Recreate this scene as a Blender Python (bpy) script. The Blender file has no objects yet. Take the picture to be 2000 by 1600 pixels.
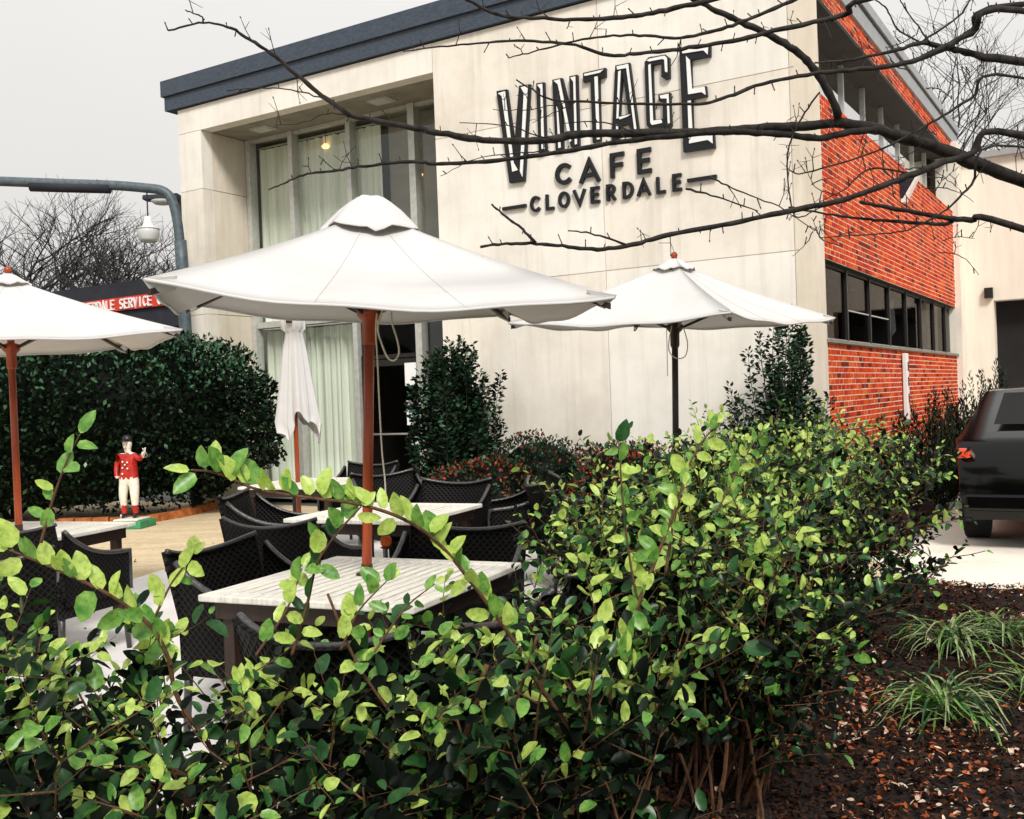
import bpy, math, random
import numpy as np
from mathutils import Vector, Matrix
from math import sin, cos, pi, radians, sqrt, atan2

random.seed(7)
rng = np.random.default_rng(11)
S = bpy.context.scene
COL = S.collection

# ------------------------------------------------------------------ camera
EYE = Vector((0, 0, 1.54))
FPX = 1976.0
_rho, _p = radians(2.12), radians(.67)
CW = Vector((0, cos(_p), -sin(_p)))
_r0 = Vector((1, 0, 0)); _u0 = _r0.cross(CW)
CR = cos(_rho)*_r0 - sin(_rho)*_u0
CU = sin(_rho)*_r0 + cos(_rho)*_u0
cam_d = bpy.data.cameras.new('camera')
cam_d.sensor_width = 36; cam_d.lens = FPX/2000*36
cam_d.clip_start = .05; cam_d.clip_end = 900
cam = bpy.data.objects.new('camera', cam_d); COL.objects.link(cam)
m = Matrix((CR, CU, -CW)).transposed().to_4x4(); m.translation = EYE
cam.matrix_world = m
S.camera = cam

# ------------------------------------------------------------------ light
SUN_EL, SUN_AZ = radians(44), radians(168)      # azimuth clockwise from +Y
world = bpy.data.worlds.new('World'); S.world = world; world.use_nodes = True
nt = world.node_tree; nt.nodes.clear()
N = nt.nodes.new
out = N('ShaderNodeOutputWorld'); bg = N('ShaderNodeBackground'); bg.inputs['Strength'].default_value = .1
sky = N('ShaderNodeTexSky'); sky.sky_type = 'NISHITA'; sky.sun_disc = False
sky.sun_elevation = SUN_EL; sky.sun_rotation = SUN_AZ; sky.air_density = 1; sky.dust_density = 3
hs = N('ShaderNodeHueSaturation'); hs.inputs['Saturation'].default_value = .12
nt.links.new(sky.outputs[0], hs.inputs['Color'])
tc = N('ShaderNodeTexCoord'); sp = N('ShaderNodeSeparateXYZ'); nt.links.new(tc.outputs['Generated'], sp.inputs[0])
mr = N('ShaderNodeMapRange'); mr.inputs['From Min'].default_value = -.05; mr.inputs['From Max'].default_value = 1
mr.inputs['To Min'].default_value = 6.5; mr.inputs['To Max'].default_value = 10.6
nt.links.new(sp.outputs['Z'], mr.inputs['Value'])
noi = N('ShaderNodeTexNoise'); noi.inputs['Scale'].default_value = 1.6; noi.inputs['Detail'].default_value = 4
nt.links.new(tc.outputs['Generated'], noi.inputs['Vector'])
mr2 = N('ShaderNodeMapRange'); mr2.inputs['To Min'].default_value = .87; mr2.inputs['To Max'].default_value = 1.09
nt.links.new(noi.outputs['Fac'], mr2.inputs['Value'])
mu = N('ShaderNodeMath'); mu.operation = 'MULTIPLY'; nt.links.new(mr.outputs[0], mu.inputs[0]); nt.links.new(mr2.outputs[0], mu.inputs[1])
cl = N('ShaderNodeVectorMath'); cl.operation = 'SCALE'; cl.inputs[0].default_value = (1.0, .985, .96); nt.links.new(mu.outputs[0], cl.inputs['Scale'])
mx = N('ShaderNodeMix'); mx.data_type = 'RGBA'; mx.inputs['Factor'].default_value = .97
nt.links.new(hs.outputs[0], mx.inputs['A']); nt.links.new(cl.outputs[0], mx.inputs['B'])
nt.links.new(mx.outputs['Result'], bg.inputs['Color']); nt.links.new(bg.outputs[0], out.inputs[0])

sd = bpy.data.lights.new('sun', 'SUN'); sd.energy = 2.9; sd.angle = radians(14); sd.color = (1, .96, .9)
so = bpy.data.objects.new('sun', sd); COL.objects.link(so)
_sv = Vector((sin(SUN_AZ)*cos(SUN_EL), cos(SUN_AZ)*cos(SUN_EL), sin(SUN_EL)))
so.rotation_euler = _sv.to_track_quat('Z', 'Y').to_euler(); so.location = (0, -10, 20)

S.view_settings.view_transform = 'Standard'; S.view_settings.look = 'None'
S.view_settings.exposure = 0.15; S.view_settings.gamma = 1
try: S.view_settings.use_curve_mapping = False
except Exception: pass
S.render.engine = 'CYCLES'
S.cycles.max_bounces = 6; S.cycles.transparent_max_bounces = 10; S.cycles.diffuse_bounces = 3
S.cycles.glossy_bounces = 3; S.cycles.transmission_bounces = 3
S.cycles.caustics_reflective = False; S.cycles.caustics_refractive = False
S.cycles.use_denoising = True

# ------------------------------------------------------------------ frames
BX = Vector((.8511, -.5251, 0)).normalized(); BY = Vector((-BX.y, BX.x, 0))
BO = Vector((3.46, 11.2, 0)); BROT = atan2(BX.y, BX.x)

def ray(x, y): return CR*((x-1000)/FPX) + CU*((800-y)/FPX) + CW
def at(x, y, Y):
    "world point seen at picture position x, y that stands Y metres ahead"
    d = ray(x, y); return EYE + d*((Y-EYE.y)/d.y)
def onz(x, y, z):
    d = ray(x, y); return EYE + d*((z-EYE.z)/d.z)
def wall(x, y, b=0.0):
    "cafe-frame coordinates of a point of the front wall (b metres behind it)"
    d = ray(x, y); t = ((BO-EYE).dot(BY)+b)/d.dot(BY); P = EYE+d*t-BO
    return Vector((P.dot(BX), P.dot(BY), P.z))
def glob(a, b, c=0): return BO + BX*a + BY*b + Vector((0, 0, c))

# ------------------------------------------------------------------ materials
MATS = {}
def nodes(name):
    m = bpy.data.materials.new(name); m.use_nodes = True
    MATS[name] = m
    return m, m.node_tree, m.node_tree.nodes['Principled BSDF']
def ramp(nt, fac, stops):
    r = nt.nodes.new('ShaderNodeValToRGB'); e = r.color_ramp.elements
    while len(e) > 1: e.remove(e[-1])
    e[0].position, e[0].color = stops[0][0], (*stops[0][1], 1)
    for p, c in stops[1:]:
        q = e.new(p); q.color = (*c, 1)
    nt.links.new(fac, r.inputs[0]); return r.outputs[0]
def noise(nt, scale, detail=4, rough=.6, stretch=None, coord='Object', dist=0):
    t = nt.nodes.new('ShaderNodeTexCoord'); n = nt.nodes.new('ShaderNodeTexNoise')
    n.inputs['Scale'].default_value = scale; n.inputs['Detail'].default_value = detail
    n.inputs['Roughness'].default_value = rough; n.inputs['Distortion'].default_value = dist
    if coord == 'World':
        g = nt.nodes.new('ShaderNodeNewGeometry'); src = g.outputs['Position']
    else: src = t.outputs[coord]
    if stretch:
        mp = nt.nodes.new('ShaderNodeMapping'); mp.inputs['Scale'].default_value = stretch
        nt.links.new(src, mp.inputs[0]); src = mp.outputs[0]
    nt.links.new(src, n.inputs['Vector']); return n.outputs['Fac']
def mixc(nt, a, b, fac, mode='MIX'):
    x = nt.nodes.new('ShaderNodeMix'); x.data_type = 'RGBA'; x.blend_type = mode
    for s, v in (('A', a), ('B', b)):
        if isinstance(v, tuple): x.inputs[s].default_value = (*v, 1)
        else: nt.links.new(v, x.inputs[s])
    if isinstance(fac, (int, float)): x.inputs['Factor'].default_value = fac
    else: nt.links.new(fac, x.inputs['Factor'])
    return x.outputs['Result']
def bump(nt, bs, h, strength=.3, dist=.01):
    b = nt.nodes.new('ShaderNodeBump'); b.inputs['Strength'].default_value = strength; b.inputs['Distance'].default_value = dist
    nt.links.new(h, b.inputs['Height']); nt.links.new(b.outputs[0], bs.inputs['Normal'])
def mat(name, col, rough=.6, var=.15, scale=8, stretch=None, bmp=0, metal=0, spec=.4, coord='Object', bdist=.01, detail=4):
    m, t, b = nodes(name)
    f = noise(t, scale, detail, .6, stretch, coord)
    lo = tuple(max(0, c*(1-var)) for c in col); hi = tuple(min(1, c*(1+var)) for c in col)
    t.links.new(ramp(t, f, [(.3, lo), (.7, hi)]), b.inputs['Base Color'])
    b.inputs['Roughness'].default_value = rough; b.inputs['Metallic'].default_value = metal
    b.inputs['Specular IOR Level'].default_value = spec
    if bmp: bump(t, b, f, bmp, bdist)
    return m

def concrete():
    for nm, base, dirt in (('concrete', (.85, .79, .70), (.54, .49, .41)), ('concrete_pale', (.88, .84, .77), (.62, .58, .51)), ('concrete_warm', (.75, .67, .56), (.52, .45, .34))):
        m, t, b = nodes(nm)
        a = noise(t, .9, 6, .65); s = noise(t, 1.2, 5, .6, (7, 7, .35)); g = noise(t, 60, 3, .6)
        c = mixc(t, base, dirt, ramp(t, a, [(.42, (0, 0, 0)), (.75, (.7,)*3)]))
        c = mixc(t, c, dirt, ramp(t, s, [(.50, (0, 0, 0)), (.78, (.5,)*3)]))
        c = mixc(t, c, (.9, .87, .8), ramp(t, noise(t, 2.3, 4, .5, (3, 3, .5)), [(.55, (0, 0, 0)), (.75, (.45,)*3)]))
        t.links.new(c, b.inputs['Base Color']); b.inputs['Roughness'].default_value = .85
        b.inputs['Specular IOR Level'].default_value = .2
        bump(t, b, g, .25, .004)
concrete()
mat('fascia_metal', (.048, .064, .090), .5, .3, 14, (1, 1, 3), .1, .0, .4)
mat('roof_grey', (.32, .33, .34), .5, .1, 6)
mat('frame_alu', (.55, .56, .52), .45, .12, 12, None, 0, .3)
mat('frame_dark', (.015, .013, .0125), .5, .2, 12)
mat('soffit_dark', (.025, .02, .018), .8, .3, 5)
mat('soffit_grey', (.30, .28, .23), .8, .25, 2.5, (1, 1, 1), .1)
mat('interior', (.10, .085, .07), .9, .3, 1.5)
mat('interior_dark', (.012, .011, .012), .9, .3, 1.5)
mat('blind', (.27, .25, .22), .9, .12, 1.2, (1, 1, 4))
mat('mortar', (.82, .66, .52), .9, .12, 30, None, .3)
for i, c in enumerate([(.56, .048, .008), (.46, .032, .007), (.62, .075, .010), (.17, .018, .010), (.66, .115, .020)]):
    bm = mat('brick_%d' % i, c, .85, .35, 14, None, .5, 0, .15, 'World', detail=8); bt = bm.node_tree; bb = bt.nodes['Principled BSDF']
    src = bb.inputs['Base Color'].links[0].from_socket
    bt.links.new(mixc(bt, src, (.10, .025, .015), ramp(bt, noise(bt, .7, 6, .7, (1, 1, .5), 'World'), [(.5, (0,)*3), (.78, (.6,)*3)])), bb.inputs['Base Color'])
mat('sign_black', (.006, .007, .009), .45, .2, 20)
mat('sign_white', (.85, .84, .82), .5, .04, 20)
mat('sign_red', (.62, .045, .02), .5, .1, 3)
mat('white_paint', (.80, .79, .76), .45, .05, 10, None, .05)
mat('table_white', (.74, .71, .64), .55, .22, 9, (6, 1, 1), .2, detail=8)
mat('wood_red', (.33, .055, .014), .35, .5, 30, (1, 1, .08), .15)
mat('wood_dark', (.028, .014, .010), .4, .4, 30, (1, 1, .1), .15)
mat('rope', (.68, .62, .5), .8, .15, 90, None, .4)
mat('pipe_metal', (.085, .112, .128), .5, .3, 14, None, .15, .1)
mat('glass_white', (.62, .64, .64), .4, .05, 5)
mat('service_dark', (.018, .02, .03), .7, .3, 2)
mat('bark', (.020, .016, .013), .8, .95, 28, (1, 1, 1), .6, 0, .3, 'World', .006)
mat('bark_far', (.055, .052, .05), .9, .3, 10, None, 0, 0, .2, 'World')  # lighter than the near bark, distance haze put into the colour
mat('twig_brown', (.095, .045, .022), .7, .5, 60, None, .3, 0, .3, 'World', .003)
mat('curb_brick', (.40, .13, .04), .85, .5, 9, None, .5, 0, .2, 'World')
mat('statue_red', (.42, .02, .015), .45, .4, 14, None, .2)
mat('statue_white', (.80, .76, .68), .5, .12, 25, None, .2)
mat('statue_black', (.012, .011, .012), .35, .3, 20)
mat('statue_green', (.05, .26, .11), .6, .3, 20)
mat('car_black', (.002, .002, .0022), .12, .1, 3, None, 0, 0, .35)
mat('tyre', (.01, .01, .01), .8, .2, 30)
mat('chrome', (.5, .5, .52), .2, .05, 5, None, 0, .9)
mat('tail_red', (.75, .06, .02), .2, .1, 8, None, 0, 0, .8)
mat('paper', (.86, .87, .88), .7, .03, 4)
mat('ink_blue', (.03, .35, .50), .7, .1, 9)
mat('ink_dark', (.02, .03, .07), .7, .1, 9)
mat('sill', (.22, .21, .17), .7, .3, 6)
mat('white_render', (.80, .74, .64), .85, .08, 1.5, (3, 3, .5), .1)
mat('orange_glass', (.7, .12, .02), .3, .1, 9)

def pave():
    m, t, b = nodes('patio_pale')
    c = mixc(t, (.78, .755, .74), (.62, .585, .53), ramp(t, noise(t, .8, 6, .65, None, 'World'), [(.45, (0,)*3), (.75, (1,)*3)]))
    c = mixc(t, c, (.45, .41, .36), ramp(t, noise(t, 6, 8, .75, None, 'World'), [(.54, (0,)*3), (.75, (.6,)*3)]))
    t.links.new(c, b.inputs['Base Color']); b.inputs['Roughness'].default_value = .85
    bump(t, b, noise(t, 120, 3, .6, None, 'World'), .3, .004)
    m, t, b = nodes('patio_tan')
    c = mixc(t, (.64, .50, .31), (.44, .33, .19), ramp(t, noise(t, 1.5, 6, .7, (1, 2.5, 1), 'World'), [(.4, (0,)*3), (.75, (1,)*3)]))
    c = mixc(t, c, (.82, .74, .6), ramp(t, noise(t, 14, 5, .7, None, 'World'), [(.5, (0,)*3), (.75, (.7,)*3)]))
    t.links.new(c, b.inputs['Base Color']); b.inputs['Roughness'].default_value = .85
    bump(t, b, noise(t, 90, 3, .6, None, 'World'), .3, .004)
    m, t, b = nodes('path_cream')
    c = mixc(t, (.82, .76, .66), (.62, .50, .34), ramp(t, noise(t, 1.1, 6, .7, None, 'World'), [(.5, (0,)*3), (.8, (1,)*3)]))
    t.links.new(c, b.inputs['Base Color']); b.inputs['Roughness'].default_value = .9
    bump(t, b, noise(t, 90, 3, .6, None, 'World'), .3, .004)
    m, t, b = nodes('mulch')
    c = ramp(t, noise(t, 38, 8, .75, None, 'World'), [(.35, (.003, .002, .0015)), (.55, (.020, .009, .006)), (.72, (.10, .035, .018))])
    t.links.new(c, b.inputs['Base Color']); b.inputs['Roughness'].default_value = .95
    bump(t, b, noise(t, 45, 8, .8, None, 'World'), 1, .03)
    m, t, b = nodes('asphalt')
    t.links.new(ramp(t, noise(t, 20, 6, .7, None, 'World'), [(.3, (.05,)*3), (.7, (.09, .088, .085))]), b.inputs['Base Color'])
pave()

def leafmat(name, a, c, trans=.3, rough=.35, spec=.5, scale=9):
    m = bpy.data.materials.new(name); m.use_nodes = True; MATS[name] = m
    t = m.node_tree; b = t.nodes['Principled BSDF']; o = t.nodes['Material Output']
    col = ramp(t, noise(t, scale, 3, .6, None, 'World'), [(.3, a), (.7, c)])
    if scale >= 20: col = mixc(t, col, tuple(q*.35 for q in a), ramp(t, noise(t, 75, 4, .65, None, 'World'), [(.48, (0,)*3), (.72, (.6,)*3)]))
    t.links.new(col, b.inputs['Base Color']); b.inputs['Roughness'].default_value = rough
    b.inputs['Specular IOR Level'].default_value = spec
    tr = t.nodes.new('ShaderNodeBsdfTranslucent'); t.links.new(col, tr.inputs[0])
    x = t.nodes.new('ShaderNodeMixShader'); x.inputs[0].default_value = trans
    t.links.new(b.outputs[0], x.inputs[1]); t.links.new(tr.outputs[0], x.inputs[2]); t.links.new(x.outputs[0], o.inputs[0])
leafmat('leaf_young_lit', (.36, .53, .08), (.64, .80, .20), .35, .36, .45, 30)
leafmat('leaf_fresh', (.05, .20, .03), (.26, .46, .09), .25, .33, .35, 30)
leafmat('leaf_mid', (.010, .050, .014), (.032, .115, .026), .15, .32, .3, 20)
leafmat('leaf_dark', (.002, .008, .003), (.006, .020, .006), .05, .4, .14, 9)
leafmat('leaf_black', (.0012, .0025, .0016), (.003, .006, .003), .03, .5, .06, 9)  # near-black leaf colour carries the deep shade inside the hedges
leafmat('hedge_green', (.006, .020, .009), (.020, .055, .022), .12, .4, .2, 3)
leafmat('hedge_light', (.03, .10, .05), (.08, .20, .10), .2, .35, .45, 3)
leafmat('leaf_red', (.16, .02, .012), (.34, .06, .03), .15, .5, .2, 9)
leafmat('blade_pale', (.10, .16, .05), (.50, .55, .28), .2, .4, .4, 20)
leafmat('litter_pale', (.55, .36, .24), (.85, .70, .56), .1, .7, .2, 20)
leafmat('litter_rust', (.26, .05, .016), (.55, .15, .045), .1, .7, .2, 20)
leafmat('litter_dark', (.010, .006, .004), (.075, .030, .016), .05, .8, .1, 20)

def canvas():
    m = bpy.data.materials.new('canvas'); m.use_nodes = True; MATS['canvas'] = m
    t = m.node_tree; b = t.nodes['Principled BSDF']; o = t.nodes['Material Output']
    c = mixc(t, (.75, .74, .73), (.62, .585, .52), ramp(t, noise(t, 3.0, 7, .7), [(.52, (0,)*3), (.8, (.55,)*3)]))
    t.links.new(c, b.inputs['Base Color']); b.inputs['Roughness'].default_value = .9; b.inputs['Specular IOR Level'].default_value = .15
    bump(t, b, noise(t, 4, 4, .6), .25, .02)
    tr = t.nodes.new('ShaderNodeBsdfTranslucent'); tr.inputs[0].default_value = (.56, .50, .42, 1)
    x = t.nodes.new('ShaderNodeMixShader'); x.inputs[0].default_value = .22
    t.links.new(b.outputs[0], x.inputs[1]); t.links.new(tr.outputs[0], x.inputs[2]); t.links.new(x.outputs[0], o.inputs[0])
    m = bpy.data.materials.new('curtain'); m.use_nodes = True; MATS['curtain'] = m
    t = m.node_tree; b = t.nodes['Principled BSDF']
    c = ramp(t, noise(t, 2, 4, .6, (14, 14, .3)), [(.3, (.70, .73, .62)), (.7, (.93, .94, .88))])
    t.links.new(c, b.inputs['Base Color']); b.inputs['Roughness'].default_value = .95
canvas()

def glass(name, tint, ior, rough=.01, gcol=1.0):
    m = bpy.data.materials.new(name); m.use_nodes = True; MATS[name] = m
    t = m.node_tree; t.nodes.clear(); o = t.nodes.new('ShaderNodeOutputMaterial')
    tr = t.nodes.new('ShaderNodeBsdfTransparent'); tr.inputs[0].default_value = (*tint, 1)
    g = t.nodes.new('ShaderNodeBsdfGlossy'); g.inputs['Roughness'].default_value = rough; g.inputs[0].default_value = (gcol, gcol, gcol, 1)
    ge = t.nodes.new('ShaderNodeNewGeometry'); dt = t.nodes.new('ShaderNodeVectorMath'); dt.operation = 'DOT_PRODUCT'
    t.links.new(ge.outputs['Incoming'], dt.inputs[0]); t.links.new(ge.outputs['Normal'], dt.inputs[1])
    ab = t.nodes.new('ShaderNodeMath'); ab.operation = 'ABSOLUTE'; t.links.new(dt.outputs['Value'], ab.inputs[0])
    om = t.nodes.new('ShaderNodeMath'); om.operation = 'SUBTRACT'; om.inputs[0].default_value = 1; t.links.new(ab.outputs[0], om.inputs[1])
    pw = t.nodes.new('ShaderNodeMath'); pw.operation = 'POWER'; pw.inputs[1].default_value = 5; t.links.new(om.outputs[0], pw.inputs[0])
    f0 = ((ior-1)/(ior+1))**2
    f = t.nodes.new('ShaderNodeMath'); f.operation = 'MULTIPLY_ADD'; f.inputs[1].default_value = 1-f0; f.inputs[2].default_value = f0; t.links.new(pw.outputs[0], f.inputs[0])
    x = t.nodes.new('ShaderNodeMixShader'); t.links.new(f.outputs[0], x.inputs[0])
    t.links.new(tr.outputs[0], x.inputs[1]); t.links.new(g.outputs[0], x.inputs[2]); t.links.new(x.outputs[0], o.inputs[0])
glass('glass_front', (.95, .97, .95), 1.5)
glass('glass_side', (.9, .9, .9), 10, 0.0)
glass('glass_low', (.6, .6, .6), 1.3, .01, .3)

def emis(name, col, s):
    m, t, b = nodes(name); b.inputs['Emission Color'].default_value = (*col, 1); b.inputs['Emission Strength'].default_value = s
    b.inputs['Base Color'].default_value = (*col, 1)
emis('lamp_warm', (1, .62, .3), 1.6)

def wicker():
    m, t, b = nodes('wicker')
    tcn = t.nodes.new('ShaderNodeTexCoord')
    hs_ = []
    for ang in (45, -45):
        mp = t.nodes.new('ShaderNodeMapping'); mp.inputs['Rotation'].default_value = (0, 0, radians(ang))
        t.links.new(tcn.outputs['UV'], mp.inputs[0])
        w = t.nodes.new('ShaderNodeTexWave'); w.inputs['Scale'].default_value = 11.5; w.inputs['Distortion'].default_value = .3
        t.links.new(mp.outputs[0], w.inputs['Vector']); hs_.append(w.outputs['Fac'])
    mm = t.nodes.new('ShaderNodeMath'); mm.operation = 'MAXIMUM'
    t.links.new(hs_[0], mm.inputs[0]); t.links.new(hs_[1], mm.inputs[1])
    c = ramp(t, mm.outputs[0], [(.62, (.0015, .0015, .002)), (.93, (.005, .0045, .0045)), (1, (.022, .020, .018))])
    t.links.new(c, b.inputs['Base Color']); b.inputs['Roughness'].default_value = .55; b.inputs['Specular IOR Level'].default_value = .12
    bump(t, b, mm.outputs[0], .8, .006)
    mat('wicker_rim', (.03, .028, .027), .28, .6, 60, None, .5, 0, .9)
wicker()
def M(n): return MATS[n]

# ------------------------------------------------------------------ mesh builder
class MB:
    def __init__(s): s.v = []; s.f = []; s.m = []; s.uv = None
    def add(s, vs, fs, mi=0):
        o = len(s.v); s.v += [tuple(p) for p in vs]
        for f in fs: s.f.append([i+o for i in f]); s.m.append(mi)
        return s
    def box(s, x0, x1, y0, y1, z0, z1, mi=0):
        vs = [(x, y, z) for z in (z0, z1) for y in (y0, y1) for x in (x0, x1)]
        return s.add(vs, [(0, 2, 3, 1), (4, 5, 7, 6), (0, 1, 5, 4), (2, 6, 7, 3), (0, 4, 6, 2), (1, 3, 7, 5)], mi)
    def obox(s, c, ax, ay, az, mi=0):
        c = Vector(c); ax, ay, az = Vector(ax), Vector(ay), Vector(az)
        vs = [c+ax*i+ay*j+az*k for k in (-1, 1) for j in (-1, 1) for i in (-1, 1)]
        return s.add(vs, [(0, 2, 3, 1), (4, 5, 7, 6), (0, 1, 5, 4), (2, 6, 7, 3), (0, 4, 6, 2), (1, 3, 7, 5)], mi)
    def tube(s, pts, rad, n=8, mi=0, cap=True):
        pts = [Vector(p) for p in pts]
        if not hasattr(rad, '__len__'): rad = [rad]*len(pts)
        up = None; rings = []
        for i, p in enumerate(pts):
            d = (pts[min(i+1, len(pts)-1)]-pts[max(i-1, 0)])
            if d.length < 1e-9: d = Vector((0, 0, 1))
            d.normalize()
            if up is None: up = d.orthogonal().normalized()
            else:
                up = up-d*up.dot(d); up = up.normalized() if up.length > 1e-6 else d.orthogonal().normalized()
            w = d.cross(up)
            rings.append([p+(up*cos(2*pi*k/n)+w*sin(2*pi*k/n))*rad[i] for k in range(n)])
        vs = [q for r in rings for q in r]; fs = []
        for i in range(len(pts)-1):
            for k in range(n): fs.append((i*n+k, i*n+(k+1) % n, (i+1)*n+(k+1) % n, (i+1)*n+k))
        if cap: fs += [tuple(range(n))[::-1], tuple(range((len(pts)-1)*n, len(pts)*n))]
        return s.add(vs, fs, mi)
    def lathe(s, prof, n=20, c=(0, 0, 0), mi=0, wob=0):
        vs = []; fs = []
        for r, z in prof:
            for k in range(n):
                a = 2*pi*k/n; rr = r*(1+wob*sin(3*a+z*9))
                vs.append((c[0]+rr*cos(a), c[1]+rr*sin(a), c[2]+z))
        for i in range(len(prof)-1):
            for k in range(n): fs.append((i*n+k, i*n+(k+1) % n, (i+1)*n+(k+1) % n, (i+1)*n+k))
        fs += [tuple(range(n))[::-1], tuple(range((len(prof)-1)*n, len(prof)*n))]
        return s.add(vs, fs, mi)
    def grid(s, P, mi=0, th=0.0, nrm=None):
        "P[i][j] points; th = thickness along nrm (function or vector)"
        a, b = len(P), len(P[0]); vs = [Vector(q) for r in P for q in r]
        fs = [(i*b+j, i*b+j+1, (i+1)*b+j+1, (i+1)*b+j) for i in range(a-1) for j in range(b-1)]
        if not th: return s.add(vs, fs, mi)
        ns = [Vector((0, 0, 0)) for _ in vs]
        for f in fs:
            q = (vs[f[2]]-vs[f[0]]).cross(vs[f[3]]-vs[f[1]])
            for i in f: ns[i] += q
        bk = [v-n_.normalized()*th if n_.length > 1e-12 else v-Vector((0, 0, th)) for v, n_ in zip(vs, ns)]
        o = len(vs); fs2 = fs+[tuple(i+o for i in f[::-1]) for f in fs]
        edge = [i*b for i in range(a)]+[(a-1)*b+j for j in range(1, b)]+[i*b+b-1 for i in range(a-2, -1, -1)]+[j for j in range(b-2, 0, -1)]
        for k in range(len(edge)):
            p, q = edge[k], edge[(k+1) % len(edge)]; fs2.append((q, p, p+o, q+o))
        return s.add(vs+bk, fs2, mi)
    def prism(s, poly, z0, z1, mi=0):
        "poly of (x,y) extruded in z"
        n = len(poly)
        vs = [(x, y, z0) for x, y in poly]+[(x, y, z1) for x, y in poly]
        return s.add(vs, [tuple(range(n))[::-1], tuple(range(n, 2*n))]+[(i, (i+1) % n, n+(i+1) % n, n+i) for i in range(n)], mi)
    def wprism(s, poly, y0, y1, mi=0):
        "poly of (x,z) extruded in y"
        n = len(poly)
        vs = [(x, y0, z) for x, z in poly]+[(x, y1, z) for x, z in poly]
        return s.add(vs, [tuple(range(n)), tuple(range(n, 2*n))[::-1]]+[(i, n+i, n+(i+1) % n, (i+1) % n) for i in range(n)], mi)
    def mesh(s, name, mats, smooth=False):
        me = bpy.data.meshes.new(name); me.from_pydata(s.v, [], s.f)
        if isinstance(mats, str): mats = [mats]
        for q in mats: me.materials.append(M(q))
        if len(mats) > 1: me.polygons.foreach_set('material_index', s.m)
        if smooth: me.polygons.foreach_set('use_smooth', [True]*len(s.f))
        me.update(); return me
    def build(s, name, mats, parent=None, smooth=False, bevel=0):
        me = s.mesh(name, mats, smooth); o = bpy.data.objects.new(name, me); COL.objects.link(o)
        if parent: o.parent = parent
        if bevel:
            b = o.modifiers.new('bevel', 'BEVEL'); b.width = bevel; b.segments = 2; b.limit_method = 'ANGLE'
        return o

def tag(o, label=None, cat=None, group=None, kind=None):
    if label: o['label'] = label
    if cat: o['category'] = cat
    if group: o['group'] = group
    if kind: o['kind'] = kind
    return o
def empty(name, loc=(0, 0, 0), rz=0, label=None, cat=None, group=None, rot=None):
    o = bpy.data.objects.new(name, None); COL.objects.link(o); o.location = loc
    o.rotation_euler = rot or (0, 0, rz); o.empty_display_size = .1
    return tag(o, label, cat, group)
def copy_tree(o, parent=None):
    c = o.copy(); COL.objects.link(c)
    if parent: c.parent = parent
    for ch in list(o.children): copy_tree(ch, c)
    return c
def sheet(name, poly, z, m_, kind='structure'):
    b = MB(); b.prism(poly, z-.06, z); return tag(b.build(name, m_), kind=kind)
def catmull(pts, n=6):
    P = [Vector(p) for p in pts]; P = [P[0]*2-P[1]]+P+[P[-1]*2-P[-2]]; out = []
    for i in range(1, len(P)-2):
        for k in range(n):
            t = k/n; a, b, c, d = P[i-1:i+3]
            out.append(.5*((2*b)+(c-a)*t+(2*a-5*b+4*c-d)*t*t+(3*b-a-3*c+d)*t**3))
    out.append(P[-2]); return out

# ------------------------------------------------------------------ leaves in bulk
LEAF8 = np.array([(0, 0, 0), (0, .12, 0), (-.36, .24, .07), (0, .24, -.02), (.36, .24, .07), (-.5, .50, .11), (0, .50, -.03), (.5, .50, .11), (-.40, .77, .08), (0, .77, -.02), (.40, .77, .08), (-.17, .93, .03), (.17, .93, .03), (0, 1, 0)], float)
LEAF8[:, 2] *= 1.7
LEAF8F = [(1, 3, 2), (1, 4, 3), (2, 3, 6, 5), (3, 4, 7, 6), (5, 6, 9, 8), (6, 7, 10, 9), (8, 9, 13, 11), (9, 10, 12, 13)]
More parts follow.
